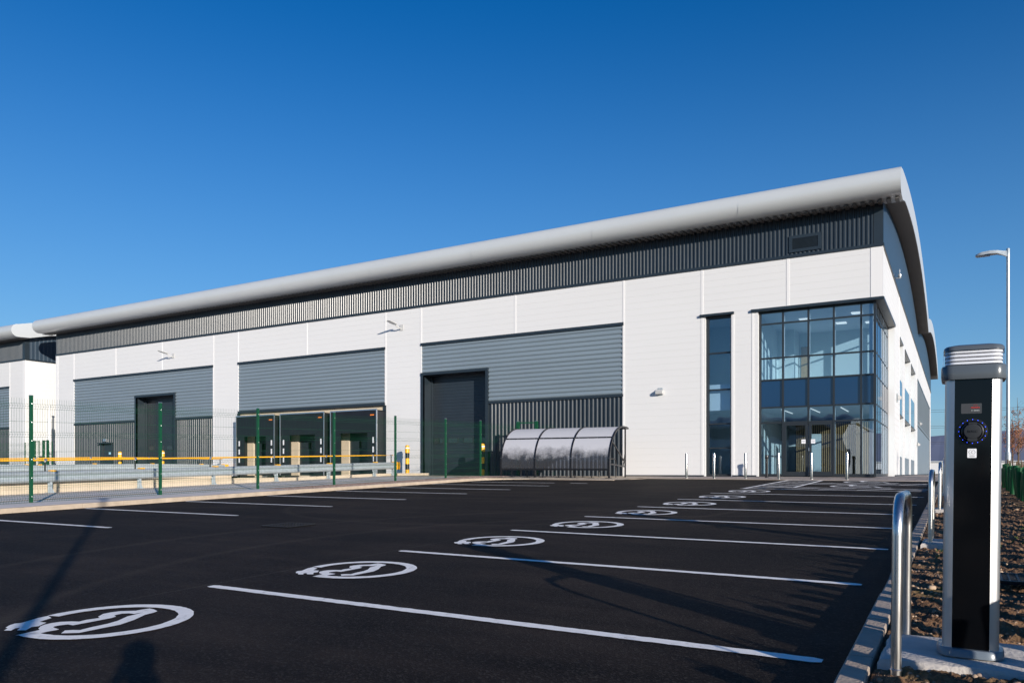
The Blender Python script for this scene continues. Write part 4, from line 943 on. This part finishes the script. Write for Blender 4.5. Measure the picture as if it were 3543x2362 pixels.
for a, b_ in zip(fy, fy[1:]):
    m = MB(); fence_panel(m, (fx, a+.03), (fx, b_-.03), fz(a), fz(b_)); m.build('mesh_panel', M['green'], FE)
m = MB(); fence_panel(m, (fx, 27.37), (-17.0, 29.95), fz(27.3), fz(30)); m.build('mesh_panel', M['green'], FE)
fpost(FE, -17.0, 30.0, fz(30), 2.42, .12, 'gate_post'); fpost(FE, -16.15, 30.15, fz(30), 2.42, .12, 'gate_post')
m = MB(); bar(m, (-17.0, 30.0, fz(30)+2.36), (-16.15, 30.15, fz(30)+2.36), .05, .06); m.build('gate_head', M['green'], FE)
m = MB(); fence_panel(m, (-16.1, 30.15), (-15.3, 30.3), fz(30), fz(30)); m.build('mesh_panel', M['green'], FE)
# gate between the units
GF = thing('fence_gate', 'green mesh gate and fence closing the gap between the two warehouses', 'gate', (-55, 30, .95))
gp = [(-57.1, 30.0), (-55.9, 30.0), (-55.35, 30.0), (-54.6, 29.9), (-53.9, 29.8), (-53.2, 29.7)]
for i, (x, y) in enumerate(gp): fpost(GF, x, y, .96, 2.4 if i not in (0, 5) else 2.3, .05 if i in (0, 5, 2) else .13, 'gate_post')
for (a, b_) in ((gp[1], gp[2]), (gp[3], gp[4])): m = MB(); bar(m, (*a, 3.3), (*b_, 3.3), .05, .05); m.build('gate_head', M['green'], GF)
for a, b_ in zip(gp, gp[1:]): m = MB(); fence_panel(m, a, b_, .96, .96); m.build('mesh_panel', M['green'], GF)
F2 = thing('mesh_fence', 'far green mesh fence in front of the neighbouring warehouse', 'fence', (-62, 28, .95))
for x in (-60.4, -63.4, -66.4): fpost(F2, x, 29.2, .95, 2.3)
for a, b_ in ((-66.4, -63.4), (-63.4, -60.4), (-60.4, -57.1)): m = MB(); fence_panel(m, (a, 29.2), (b_, 29.2 if b_ < -58 else 30), .95, .95); m.build('mesh_panel', M['green'], F2)
# flue pole in the gap
t = thing('flue_pipe', 'tall white pole standing before the cream side wall between the warehouses', 'pole', (-57.2, 31.75, .9))
m = MB(); m.lathe([(.13, 0), (.13, 4.05), (.1, 4.1)], (-57.2, 31.75, .95), 16); m.build('pole_body', M['whitetrim'], t, 40)
m = MB(); m.lathe([(.05, 4.1), (.05, 5.0), (.09, 5.02), (.09, 5.1), (.02, 5.15)], (-57.2, 31.75, .95), 12); m.build('pole_tip', M['whitetrim'], t, 40)

# ------------------------------------------------------------------ cycle shelter
SH = thing('cycle_shelter', 'curved black framed cycle shelter with frosted clear sheets and open front', 'bicycle shelter', (-13.9, 28.2, zg(-13.9, 28.2)+.02))
sx = [-16.3, -14.72, -13.12, -11.5]; SY, SD_ = 27.35, 1.75
def sprof(k=18):
    pts = [(SY, .0), (SY, .33)]
    for i in range(k+1):
        a = R(90*i/k); pts.append((SY+(1-math.cos(a))*1.45, .33+1.70*math.sin(a)**.92 if i else .33))
    pts = pts[:2]+[(SY+1.45*(1-math.cos(R(a))), .62+1.42*math.sin(R(a))) for a in range(0, 91, 6)]
    pts += [(SY+1.75, 2.03), (SY+1.95, 1.99)]
    return pts
SP = sprof()
def sz0(x): return zg(x, 28)+.02
for x in sx:
    m = MB(); P = [(x, y, sz0(x)+z) for y, z in SP]
    for a, b_ in zip(P, P[1:]): bar(m, a, b_, .065, .06)
    m.lathe([(.07, 0), (.07, .01)], (x, SY, sz0(x)), 8)
    m.build('arched_rib', M['black'], SH)
    m = MB()
    for y, z in SP[3::3]: m.lathe([(.009, 0), (.009, .012)], (x, y-.03, sz0(x)+z), 6)
    m.build('bolt_heads', M['alu'], SH)
for x in (sx[0], sx[-1]):
    z = sz0(x); m = MB(); m.box(x-.025, x+.025, SY+1.63, SY+1.68, z, z+2.01); bar(m, (x, SY+.25, z+1.45), (x, SY+1.62, z+.62), .035, .05); bar(m, (x, SY+.02, z+.55), (x, SY+1.63, z+.45), .03, .05); bar(m, (x, SY+1.62, z+.95), (x, SY+1.45, z+.5), .03, .04); m.lathe([(.08, 0), (.08, .012)], (x, SY+1.65, z), 8)
    m.build('end_frame', M['black'], SH)
m = MB()
for (y, z) in ((SY, .33), (SY+.37, 1.57), (SY+1.93, 2.0)): bar(m, (sx[0], y, sz0(sx[0])+z), (sx[-1], y, sz0(sx[-1])+z), .05, .075)
m.build('horizontal_rail', M['black'], SH)
m = MB()
for i in range(3):
    for k in range(4): xx = sx[i]+.2+k*.39; zz = sz0(xx); m.box(xx-.008, xx+.008, SY+.335, SY+.345, zz+1.56, zz+1.58)
m.build('rail_bolts', M['alu'], SH)
for i in range(3):
    m = MB(); P = [(y, z) for y, z in SP if z >= .32 and y < SY+1.9]
    m.strip([(sx[i]+.03, y-.012, sz0(sx[i])+z) for y, z in P], [(sx[i+1]-.03, y-.012, sz0(sx[i+1])+z) for y, z in P]); m.build('clear_sheet', M['frost'], SH, 50)
ST = None
for k in range(7):
    x = -16.0+k*.72; y = 28.1; z = sz0(x)
    if ST is None:
        ST = thing('cycle_stand', 'black hoop cycle stand under the curved shelter', 'cycle stand', (x, y, z), 'cycle hoops under the shelter')
        m = MB(); P = [(x, y-.38, z)]+[(x, y-.38, z+.6)]+[(x, y-.38+.15*(1-math.cos(R(a))), z+.6+.15*math.sin(R(a))) for a in (30, 60, 90)]+[(x, y+.38-.15*(1-math.cos(R(a))), z+.6+.15*math.sin(R(a))) for a in (90, 60, 30)]+[(x, y+.38, z+.6), (x, y+.38, z)]
        m.tube(P, .022, 8); m.build('hoop', M['black'], ST, 40)
        m = MB(); m.box(x-.12, x+.12, y-.46, y-.3, z, z+.012); m.box(x-.12, x+.12, y+.3, y+.46, z, z+.012); m.build('base_plate', M['black'], ST)
    else: dup(ST, (x, y, z))

# ------------------------------------------------------------------ charging posts, hoops, pads
def cpad(y0):
    m = MB(); random.seed(int(y0*10)); x0, x1, ya, yb = -.315, .30, y0-.045, y0+.62
    z = zg(0, y0)+.13; bev = .018; n = 14
    def ring(ins, zz, j): 
        pts = []
        for (ax, ay), (bx, by) in (((x0, ya), (x1, ya)), ((x1, ya), (x1, yb)), ((x1, yb), (x0, yb)), ((x0, yb), (x0, ya))):
            for i in range(n):
                px = ax+(bx-ax)*i/n; py = ay+(by-ay)*i/n; r_ = random.uniform(-j, j)
                cxx, cyy = (x0+x1)/2, (ya+yb)/2
                pts.append((px-(ins+r_)*math.copysign(1, px-cxx) if abs(px-cxx) > .1 else px, py-(ins+r_)*math.copysign(1, py-cyy) if abs(py-cyy) > .1 else py, zz+random.uniform(-j, j)*.6))
        return pts
    m.loft([ring(-.01, z-.3, .004), ring(0, z-bev*1.4, .006), ring(bev*.6, z-bev*.3, .004), ring(bev*1.6, z, .001)])
    return tag(m.build('concrete_pad', M['concrete'], None, 35), None, None)
def rr(cx, cy, z, w_, d_, r, n=6):
    """rounded rectangle ring: w along x, d along y"""
    pts = []
    for sx_, sy_, a0 in ((1, 1, 0), (-1, 1, 90), (-1, -1, 180), (1, -1, 270)):
        for i in range(n+1):
            a = R(a0+90*i/n); pts.append((cx+sx_*(w_/2-r)+r*math.cos(a), cy+sy_*(d_/2-r)+r*math.sin(a), z))
    return pts
CX, CY = .054, 4.235
cz0 = zg(CX, CY)+.13
def charger():
    t = thing('charging_post', 'nearest silver and black vehicle charging post on a concrete pad at the right', 'charging post', (CX, CY, cz0), 'vehicle charging posts along the kerb')
    D = .20; Wd = .262
    m = MB(); m.loft([rr(CX, CY, cz0, .316, .27, .09), rr(CX, CY, cz0+.028, .312, .266, .09), rr(CX, CY, cz0+.036, .300, .254, .085)]); m.build('base_plinth', mat('grey_plastic_base', (.14, .17, .20), .3), t, 40)
    H = 1.292
    # two silver side extrusions with rounded outer corners
    for s_ in (-1, 1):
        m = MB(); def_ = []
        r = .035; xo = CX+s_*Wd/2; xi = CX+s_*(Wd/2-.0455)
        pts = [(xi, CY-D/2-.004)]+[(xo-s_*r*(1-math.sin(R(a))), CY-D/2+r*(1-math.cos(R(a)))) for a in (0, 22, 45, 67, 90)]+[(xo-s_*r*(1-math.cos(R(a))), CY+D/2-r*(1-math.sin(R(a)))) for a in (0, 22, 45, 67, 90)]+[(xi, CY+D/2+.004)]
        m.prism([(x, y, cz0+.03) for x, y in pts], (0, 0, H-.03)); m.build('side_extrusion', mat('anodised_aluminium', (.60, .60, .61), .38, metal=.85, var=.02), t, 30)
    gp = mat('black_acrylic', (.003, .0035, .0045), .10, spec=.3, rvar=.03, vscale=3)
    m = MB(); m.box(CX-.0855, CX+.0855, CY-D/2-.001, CY-D/2+.02, cz0+.036, cz0+H-.004); pn = m.build('front_panel', gp, t)
    m = MB(); m.box(CX-.0855, CX+.0855, CY+D/2-.02, CY+D/2+.001, cz0+.036, cz0+H-.004); m.build('rear_panel', gp, t)
    cg = mat('grey_collar_plastic', (.085, .10, .115), .25)
    m = MB(); zc = cz0+H; m.loft([rr(CX, CY, zc-.012, .296, .236, .055), rr(CX, CY, zc, .302, .242, .058), rr(CX, CY, zc+.044, .302, .242, .058), rr(CX, CY, zc+.052, .294, .234, .056)]); m.build('collar', cg, t, 40)
    zc += .052
    m = MB()
    for k in range(4):
        z = zc+.004+k*.0175; m.loft([rr(CX, CY, z, .240, .185, .05), rr(CX, CY, z+.003, .268, .21, .05), rr(CX, CY, z+.0125, .262, .204, .05), rr(CX, CY, z+.0155, .236, .18, .05)])
    m.build('louvre_rings', mat('white_diffuser', (.78, .78, .80), .3), t, 30)
    m = MB(); m.loft([rr(CX, CY, zc, .290, .230, .055), rr(CX, CY, zc+.072, .280, .222, .055)], cap=False); m.build('clear_lens', M['lens'], t, 40)
    m = MB(); zt = zc+.075; m.loft([rr(CX, CY, zt-.004, .282, .224, .055), rr(CX, CY, zt+.010, .278, .22, .053), rr(CX, CY, zt+.018, .262, .2, .05), rr(CX, CY, zt+.025, .2, .15, .04), rr(CX, CY, zt+.029, .1, .08, .03)]); m.build('domed_cap', cg, t, 50)
    # socket
    sxx, szz, fy_ = CX-.002, cz0+H-.253, CY-D/2-.001
    def disc(mb, prof, sy=1., n=40):
        rings = [[(sxx+r*math.cos(2*math.pi*j/n), fy_-d, szz+.87*r*math.sin(2*math.pi*j/n)) for j in range(n)] for r, d in prof]; mb.loft(rings)
    rim = mat('black_socket_plastic', (.010, .011, .013), .35)
    m = MB(); disc(m, [(.070, 0), (.070, .004), (.067, .007), (.058, .008), (.054, .004)]); so2 = m.build('socket_ring', rim, t, 35)
    m = MB(); disc(m, [(.054, .004), (.052, .014), (.046, .018), (.040, .012)]); m.build('socket_bezel', rim, so2, 35)
    m = MB(); disc(m, [(.041, .010), (.041, .022), (.038, .026), (.033, .0265)]); m.box(sxx-.018, sxx+.020, fy_-.022, fy_-.008, szz+.031, szz+.041); m.box(sxx-.022, sxx+.022, fy_-.024, fy_-.008, szz-.045, szz-.031)
    m.prism([(sxx-.015, fy_-.024, szz-.046), (sxx+.018, fy_-.024, szz-.044), (sxx+.016, fy_-.030, szz-.047), (sxx-.013, fy_-.030, szz-.050)], (0, .008, -.002)); m.build('socket_flap', mat('grey_flap_plastic', (.016, .018, .021), .5), so2, 35)
    text('ROLEC', .015, mat('embossed_black', (.006, .006, .007), .5), 'embossed_word', so2, FACE(sxx, fy_-.0272, szz-.001))
    led = mat('blue_led', (.05, .1, .9), .4, emit=(.03, .08, 1.), estr=3.2)
    m = MB()
    for k in range(16):
        a = 2*math.pi*k/16+math.pi/2; x = sxx+.0625*math.cos(a); z = szz+.87*.0625*math.sin(a); m.loft([[(x+.0016*math.cos(2*math.pi*j/8), fy_-d, z+.0014*math.sin(2*math.pi*j/8)) for j in range(8)] for d in (.006, .0092)])
    m.build('led_ring', led, so2)
    # stickers
    m = MB(); zz = cz0+H-.147; xx = CX-.008; m.loft([[(x, fy_-d, z) for x, _, z in [(p[0], 0, zz+(p[1])) for p in rr(xx, 0, 0, .094, .046, .003, 3)]] for d in (.0, .0008)]); s1 = m.build('dark_sticker', mat('charcoal_sticker', (.045, .048, .052), .5), pn)
    text('MONTA', .0105, mat('red_print', (.75, .035, .02), .5), 'red_word', s1, FACE(xx+.018, fy_-.0014, zz+.0035) @ Matrix.Diagonal((1.05, 1, 1, 1)), .0003)
    text('Powered by', .0035, mat('red_print_small', (.6, .035, .02), .5), 'small_red_line', s1, FACE(xx+.018, fy_-.0014, zz+.0155), .0003)
    m = MB(); m.box(xx+.001, xx+.004, fy_-.0014, fy_-.0008, zz-.012, zz-.006)
    m.box(xx+.010, xx+.035, fy_-.0014, fy_-.0008, zz-.0085, zz-.0070); m.box(xx+.010, xx+.038, fy_-.0014, fy_-.0008, zz-.0115, zz-.0100); m.build('small_print', mat('grey_print', (.4, .42, .42), .5), s1)
    m = MB(); zz = cz0+H-.353; xx = CX-.003; m.loft([[(p[0], fy_-d, zz+p[1]) for p in rr(xx, 0, 0, .042, .042, .003, 3)] for d in (.0, .0008)]); s2 = m.build('white_sticker', M['paper'], pn)
    m = MB(); hx = [(xx+.0155*math.cos(R(a)), zz+.005+.0128*math.sin(R(a))) for a in range(0, 361, 60)]
    for a, b_ in zip(hx, hx[1:]): bar(m, (a[0], fy_-.0012, a[1]), (b_[0], fy_-.0012, b_[1]), .0009, .0009)
    m.box(xx-.014, xx+.014, fy_-.0014, fy_-.0009, zz-.0128, zz-.0115); m.box(xx-.010, xx+.010, fy_-.0014, fy_-.0009, zz-.0162, zz-.0150); m.build('hexagon_mark', M['ink'], s2)
    text('C', .014, M['ink'], 'letter_mark', s2, FACE(xx, fy_-.0014, zz+.0045), .0003)
    t.rotation_euler = (0, R(.62), 0); t.scale = (.872, 1, 1)
    return t
CH = charger()
P0 = cpad(3.86+.13)
tag(P0, 'concrete foundation pad under the nearest charging post', 'concrete pad', 'concrete pads under the charging posts')
def hoop(x, y0, y1, z, label):
    t = thing('protection_hoop', label, 'protection hoop', (x, (y0+y1)/2, z), 'steel hoops guarding the charging posts')
    H = .80; r = .17
    P = [(x, y0, z-.05), (x, y0, z+H-r)]+[(x, y0+r*(1-math.cos(R(a))), z+H-r+r*math.sin(R(a))) for a in range(10, 91, 10)]+[(x, y1-r*(1-math.cos(R(a))), z+H-r+r*math.sin(R(a))) for a in range(90, 9, -10)]+[(x, y1, z+H-r), (x, y1, z-.05)]
    m = MB(); m.tube(P, .0225, 24); m.build('hoop_tube', M['stain'], t, 60)
    m = MB()
    for y in (y0, y1): m.lathe([(.0255, .0), (.0255, .006), (.0228, .009)], (x, y, z+.03), 20)
    m.build('collar_ring', M['stain'], t, 40)
    return t
HP = hoop(-.235, 3.84, 4.64, zg(-.25, 3.9)+.075, 'nearest polished steel hoop between the kerb and the charging post'); HP.rotation_euler[1] = R(.6)
nm = ['second', 'third', 'fourth']
for k, (yc, yh) in enumerate(((9.18, 9.38), (14.12, 14.27), (19.06, 19.2))):
    dup(CH, (CX, yc, zg(CX, yc)+.13), '%s vehicle charging post along the kerb, hidden behind the nearer ones' % nm[k])
    dup(HP, (-.235, yh, zg(-.25, yh)+.075-.03), '%s polished steel hoop along the kerb' % nm[k])
    p_ = P0.copy(); COL.objects.link(p_); p_.location = (0, yc-CY, .029*(yc-CY)); p_['label'] = 'concrete foundation pad under the %s charging post' % nm[k]

# ------------------------------------------------------------------ lamp columns
def lamp_post(x, y, label, h=6.05, z=None, k=1.):
    z = zg(x, y)+.05 if z is None else z; t = thing('lamp_post', label, 'street lamp', (x, y, z), 'lamp columns along the verge')
    m = MB(); m.lathe([(.078, -.1), (.082, .95), (.076, 1.02), (.055, 1.07), (.052, 1.2), (.045, h)], (x, y, z), 20); m.build('column', M['galv'], t, 40)
    m = MB(); m.box(x-.068, x-.05, y-.05, y+.05, z+.25, z+.7); m.build('service_door', M['galv'], t)
    m = MB(); rings = []
    for d, wd, h0, h1 in ((.03, .05, -.20, -.02), (.18, .06, -.13, .0), (.36, .11, -.07, .03), (.6, .15, -.065, .04), (.88, .16, -.085, .02), (1.02, .14, -.09, -.02), (1.09, .07, -.08, -.04)):
        d *= .8
        rings.append([(x-d, y-wd, z+h+h0), (x-d, y-wd*.7, z+h+h1), (x-d, y, z+h+h1+.012), (x-d, y+wd*.7, z+h+h1), (x-d, y+wd, z+h+h0), (x-d, y, z+h+h0-.005)])
    m.loft(rings); hd = m.build('lamp_head', M['galv'], t, 40)
    m = MB(); m.box(x-.80, x-.48, y-.1, y+.1, z+h-.10, z+h-.082); m.build('lamp_lens', M['dglass'], hd)
    m = MB(); m.lathe([(.048, 0), (.048, .28), (.04, .30)], (x, y, z+h-.24), 16); m.build('collar', M['galv'], t, 40)
    return t
lamp_post(1.39, 28.5, 'tall galvanised lamp column on the soil verge right of the charging post', 7.33, .70)
lamp_post(1.9, -2.05, 'galvanised lamp column on the verge behind the camera')

# ------------------------------------------------------------------ tree guards with saplings
random.seed(21)
def guard(x, y, k, label):
    z = sz(x, y)-.03; h = random.uniform(.60, .70); t = thing('tree_guard', label, 'tree guard', (x, y, z), 'green planting tubes in a row on the verge')
    lx, ly = random.uniform(-.05, .05), random.uniform(-.05, .05); r0, r1 = random.uniform(.05, .06), random.uniform(.07, .085)
    m = MB(); n = 10; rings = []
    for i in range(6):
        f = i/5; r = r0+(r1-r0)*f
        rings.append([(x+lx*f+r*math.cos(2*math.pi*j/n)*(1+.08*math.sin(j*2.3+i)), y+ly*f+r*math.sin(2*math.pi*j/n)*(1+.08*math.cos(j*1.7+i)), z+h*f+(random.uniform(-.01, .01) if i == 5 else 0)) for j in range(n)])
    m.loft(rings, cap=False); m.build('tube', M['tube'], t, 60)
    m = MB(); s = r0*.9; hh = h+random.uniform(.02, .16); m.tube([(x+s, y, z-.05), (x+s+lx, y+ly, z+hh)], .011, 5)
    m.build('stake', M['slotcol'], t)
    m = MB(); hs_ = h+random.uniform(.05, .35)
    m.tube([(x, y, z), (x+lx, y+ly, z+h), (x+lx*1.3+random.uniform(-.04, .04), y+ly*1.2, z+hs_)], [.005, .004, .0015], 4); m.build('sapling', M['slotcol'], t)
    return t
gy_ = []
y = -2.; k = 0
while y < 26:
    gy_.append(y); y += random.uniform(.27, .36)
vis = 0
for y in gy_:
    if y > 16.5: lb = 'green planting tube in the cluster on the verge at the right picture edge'
    else: lb = 'green planting tube of the row outside the right picture edge'
    x = (1.17 if y < 17 else 1.17+(y-17)*.0)+random.uniform(-.05, .05)
    if abs(y-28.5) < .25: continue
    guard(x, y, k, lb); k += 1
    if y > 17 and random.random() < .55: guard(x+.3+random.uniform(-.05, .05), y+random.uniform(-.1, .1), k, lb); k += 1

# ------------------------------------------------------------------ trees and distance
def tree(x, y, h, label, seed, leaves=True, tr=.03, group='young trees beyond the planting tubes', name='young_tree', spread=.22, nb=26):
    rnd = random.Random(seed); z = zg(x, y)
    t = thing(name, label, 'tree', (x, y, z), group)
    m = MB(); tips = []
    top = Vector((x+rnd.uniform(-.05, .05)*h, y, z+h)); base = Vector((x, y, z))
    m.tube([base, base.lerp(top, .5)+Vector((rnd.uniform(-.02, .02)*h, 0, 0)), top], [tr, tr*.6, tr*.12], 6)
    for i in range(nb):
        f = rnd.uniform(.3, .95); p = base.lerp(top, f); a = rnd.random()*6.28; L = h*spread*(1.15-f)*rnd.uniform(.6, 1.3)+.05*h
        d = Vector((math.cos(a), math.sin(a), rnd.uniform(.5, 1.3))).normalized(); e = p+d*L; mid = p+d*L*.5+Vector((0, 0, -.03*L))
        r = tr*.35*(1.1-f); m.tube([p, mid, e], [r, r*.6, r*.2], 4); tips += [mid, e, p+d*L*.75]
        for q in range(3):
            a2 = rnd.random()*6.28; d2 = (d+Vector((math.cos(a2), math.sin(a2), rnd.uniform(-.2, .6)))*.8).normalized(); s = p+d*L*rnd.uniform(.3, .9); e2 = s+d2*L*.45; m.tube([s, e2], [r*.45, r*.12], 3); tips += [e2, s]
    m.build('trunk', M['slotcol'], t)
    if leaves:
        m = MB()
        for p in tips:
            if p.z < z+h*.38 or p.z > z+h*.86: continue
            for q in range(rnd.randint(3, 7)):
                c = p+Vector((rnd.gauss(0, .05), rnd.gauss(0, .05), rnd.gauss(0, .05))); u = Vector((rnd.gauss(0, 1), rnd.gauss(0, 1), rnd.gauss(0, 1))).normalized(); v = u.orthogonal().normalized(); l = rnd.uniform(.018, .035)
                m.add([c-u*l, c+v*l*.5, c+u*l, c-v*l*.5], [(0, 1, 2, 3)])
        m.build('crown', M['leaf'], t)
    return t
for i, (x, y, h) in enumerate(((1.72, 29.9, 2.7), (1.80, 33.6, 2.3), (2.45, 30.6, 2.6), (2.7, 36, 2.9))):
    tree(x, y, h, ['slim young tree with dry brown leaves just right of the lamp column base', 'young tree with brown leaves close behind the lamp column', 'young tree with brown leaves at the right picture edge', 'farther young tree with brown leaves at the right picture edge'][i], 40+i)
for i in range(16):
    x = -26+i*6.2+random.uniform(-1.5, 1.5); tree(x, 225+random.uniform(-12, 12), random.uniform(3.8, 6.5), 'leafless tree on the far skyline beyond the car park', 70+i, False, .16, 'bare trees on the far skyline', 'bare_tree', .45, 30)
t = thing('distant_warehouse', 'long low white building on the far skyline', 'building', (20, 330, .9))
m = MB(); m.box(-40, 110, 330, 360, .8, 5.2); m.build('wall', M['white'], t)
m = MB(); m.box(-40.5, 110.5, 329.4, 360.5, 5.2, 5.6); m.build('roof', M['roof'], t)
m = MB()
for i in range(18): m.box(-36+i*8, -32+i*8, 329.93, 329.99, .9, 2.6)
m.build('doors', M['dark'], t)
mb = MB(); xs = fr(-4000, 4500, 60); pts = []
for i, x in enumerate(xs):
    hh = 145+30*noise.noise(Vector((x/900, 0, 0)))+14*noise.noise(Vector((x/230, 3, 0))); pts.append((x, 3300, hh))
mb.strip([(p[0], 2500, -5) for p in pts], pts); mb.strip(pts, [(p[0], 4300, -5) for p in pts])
tag(mb.build('hills', mat('hazy_hillside', (.145, .165, .235), .95, var=.12, vscale=.002)), kind='structure')  # blue haze of distance is painted into the hill's base colour
t = thing('power_line', 'pairs of overhead cables crossing the sky beside the warehouse', 'power line', (-60, 240, .9))
for k, z in enumerate((18.2, 17.6, 13.8, 13.3, 9.4, 9.0)):
    m = MB(); m.tube([(x, 240, z+((x-20)/110)**2*2.2) for x in fr(-90, 130, 22)], .045, 4); m.build('cable', M['ink'], t)
for x in (-90, 130):
    m = MB(); m.tube([(x, 240, .5), (x, 240, 24)], [.5, .2], 8)
    for z in (20.2, 15.6, 11.2): m.box(x-3, x+3, 239.8, 240.2, z, z+.3)
    m.build('pylon', M['galv'], t)

# ------------------------------------------------------------------ photographer kneeling behind the camera (casts the shadow at lower left)
PX, PY = .207, -.14
PR = Matrix.Translation((PX, PY, .045)) @ Matrix.Rotation(R(29.99), 4, 'Z')
PT = thing('person', 'person kneeling on one knee behind the camera, in dark jacket, trousers and cap', 'person', (PX, PY, 0))
def skin(name, joints, edges, m, parent, sub=2):
    me = bpy.data.meshes.new(name); me.from_pydata([PR @ Vector(j[:3]) for j in joints], edges, []); me.materials.append(m)
    o = bpy.data.objects.new(name, me); COL.objects.link(o); o.modifiers.new('skin', 'SKIN'); sb = o.modifiers.new('sub', 'SUBSURF'); sb.levels = sb.render_levels = sub
    for d, j in zip(me.skin_vertices[0].data, joints): d.radius = (j[3], j[3])
    me.skin_vertices[0].data[0].use_root = True
    dg = bpy.context.evaluated_depsgraph_get(); me2 = bpy.data.meshes.new_from_object(o.evaluated_get(dg)); bpy.data.objects.remove(o)
    me2.polygons.foreach_set('use_smooth', [True]*len(me2.polygons))
    o = bpy.data.objects.new(name, me2); COL.objects.link(o); adopt(o, parent); return o
J = [(0,-.10,.56,.13),(0,-.09,.74,.115),(0,-.03,.92,.13),(0,.0,1.03,.065),(0,.02,1.08,.048),(0,.045,1.15,.068),(0,.045,1.22,.082),(0,.035,1.275,.055),
     (.19,-.01,1.0,.052),(.23,.10,.80,.04),(.03,.15,1.0,.026),(-.19,-.01,1.0,.052),(-.27,.09,.79,.04),(-.20,.15,1.0,.026),
     (.095,-.10,.50,.085),(.12,.03,.08,.058),(.12,-.37,.09,.04),(.12,-.43,.03,.03),(-.095,-.10,.50,.085),(-.13,.30,.49,.06),(-.13,.27,.10,.042),(-.13,.40,.04,.035)]
E_ = [(0,1),(1,2),(2,3),(3,4),(4,5),(5,6),(6,7),(2,8),(8,9),(9,10),(2,11),(11,12),(12,13),(0,14),(14,15),(15,16),(16,17),(0,18),(18,19),(19,20),(20,21)]
for wr, sx_ in ((10, -1), (13, 1)):
    bx, by, bz, _ = J[wr]; pj = len(J); J.append((bx+sx_*.02, by+.02, bz+.045, .022)); E_.append((wr, pj)); bx, by, bz = J[pj][:3]
    for q, l in enumerate((.8, .95, 1., .85)):
        k = len(J); J += [(bx-sx_*.012+sx_*.004*q, by-.012+q*.009, bz+.035, .008), (bx+sx_*.012, by-.014+q*.010, bz+.035+.022*l, .0075), (bx+sx_*.035*l, by-.014+q*.010, bz+.035+.018*l, .0065)]
        E_ += [(pj, k), (k, k+1), (k+1, k+2)]
    k = len(J); J += [(bx+sx_*.015, by-.028, bz+.01, .010), (bx+sx_*.035, by-.03, bz+.022, .008)]; E_ += [(pj, k), (k, k+1)]
sk = mat('skin', (.55, .33, .24), .5, var=.05)
body = skin('body', J, E_, sk, PT)
jk = mat('dark_jacket_cloth', (.02, .024, .035), .85, var=.2, vscale=10, bump=.3)
tr_ = mat('dark_trouser_cloth', (.03, .03, .032), .85, var=.2, vscale=10, bump=.3)
skin('jacket', [(0,-.11,.44,.16),(0,-.09,.74,.14),(0,-.03,.92,.152),(0,0,1.04,.08),(.19,-.01,1.0,.068),(.235,.10,.80,.056),(.06,.145,.965,.042),(-.19,-.01,1.0,.068),(-.275,.09,.79,.056),(-.21,.14,.965,.042)], [(0,1),(1,2),(2,3),(2,4),(4,5),(5,6),(2,7),(7,8),(8,9)], jk, PT)
skin('trousers', [(0,-.10,.66,.150),(.095,-.10,.49,.10),(.12,.03,.09,.072),(.12,-.385,.09,.058),(-.095,-.10,.49,.10),(-.13,.30,.49,.075),(-.13,.27,.09,.060)], [(0,1),(1,2),(2,3),(0,4),(4,5),(5,6)], tr_, PT)
for pts in (((.12,-.36,.075,.062),(.12,-.49,.035,.05)), ((-.13,.24,.06,.062),(-.13,.46,.045,.055))): skin('shoe', list(pts), [(0,1)], M['black'], PT)
def pm(name, m_, mt, par): 
    m_.v = [tuple(PR @ Vector(v)) for v in m_.v]; return m_.build(name, mt, par, 50)
m = MB(); m.lathe([(.086, 0), (.088, .025), (.078, .055), (.05, .078), (.01, .085)], (0, .035, 1.235), 20); m.box(-.05, .05, .10, .165, 1.238, 1.246); pm('cap', m, jk, PT)
m = MB(); m.prism([(-.012, .115, 1.185), (.012, .115, 1.185), (.006, .12, 1.222), (-.006, .12, 1.222)], (0, .018, -.004)); pm('nose', m, sk, body)
for sx_ in (-1, 1):
    m = MB(); m.lathe([(.004, -.008), (.010, -.004), (.010, .004), (.004, .008)], (sx_*.03, .112, 1.218), 10); pm('eye', m, M['mark'], body)
    m = MB(); m.box(sx_*.078-.006, sx_*.078+.006, .02, .045, 1.19, 1.235); pm('ear', m, sk, body)
m = MB(); m.box(-.022, .022, .112, .119, 1.160, 1.168); pm('mouth', m, mat('lips', (.45, .18, .15), .5), body)
CM = thing('photo_camera', 'black camera held up by the kneeling person', 'camera', (0, 0, 1.05))
m = MB(); m.box(-.17, -.05, .145, .19, 1.06, 1.14); m.box(-.135, -.085, .15, .185, 1.14, 1.165); pm('camera_body', m, M['black'], CM)
m = MB(); m.lathe([(.032, 0), (.034, .012)], (0, 0, 0), 20); m.v = [(v[0]-.11, .19+v[2], v[1]+1.1) for v in m.v]; pm('camera_lens', m, M['black'], CM)
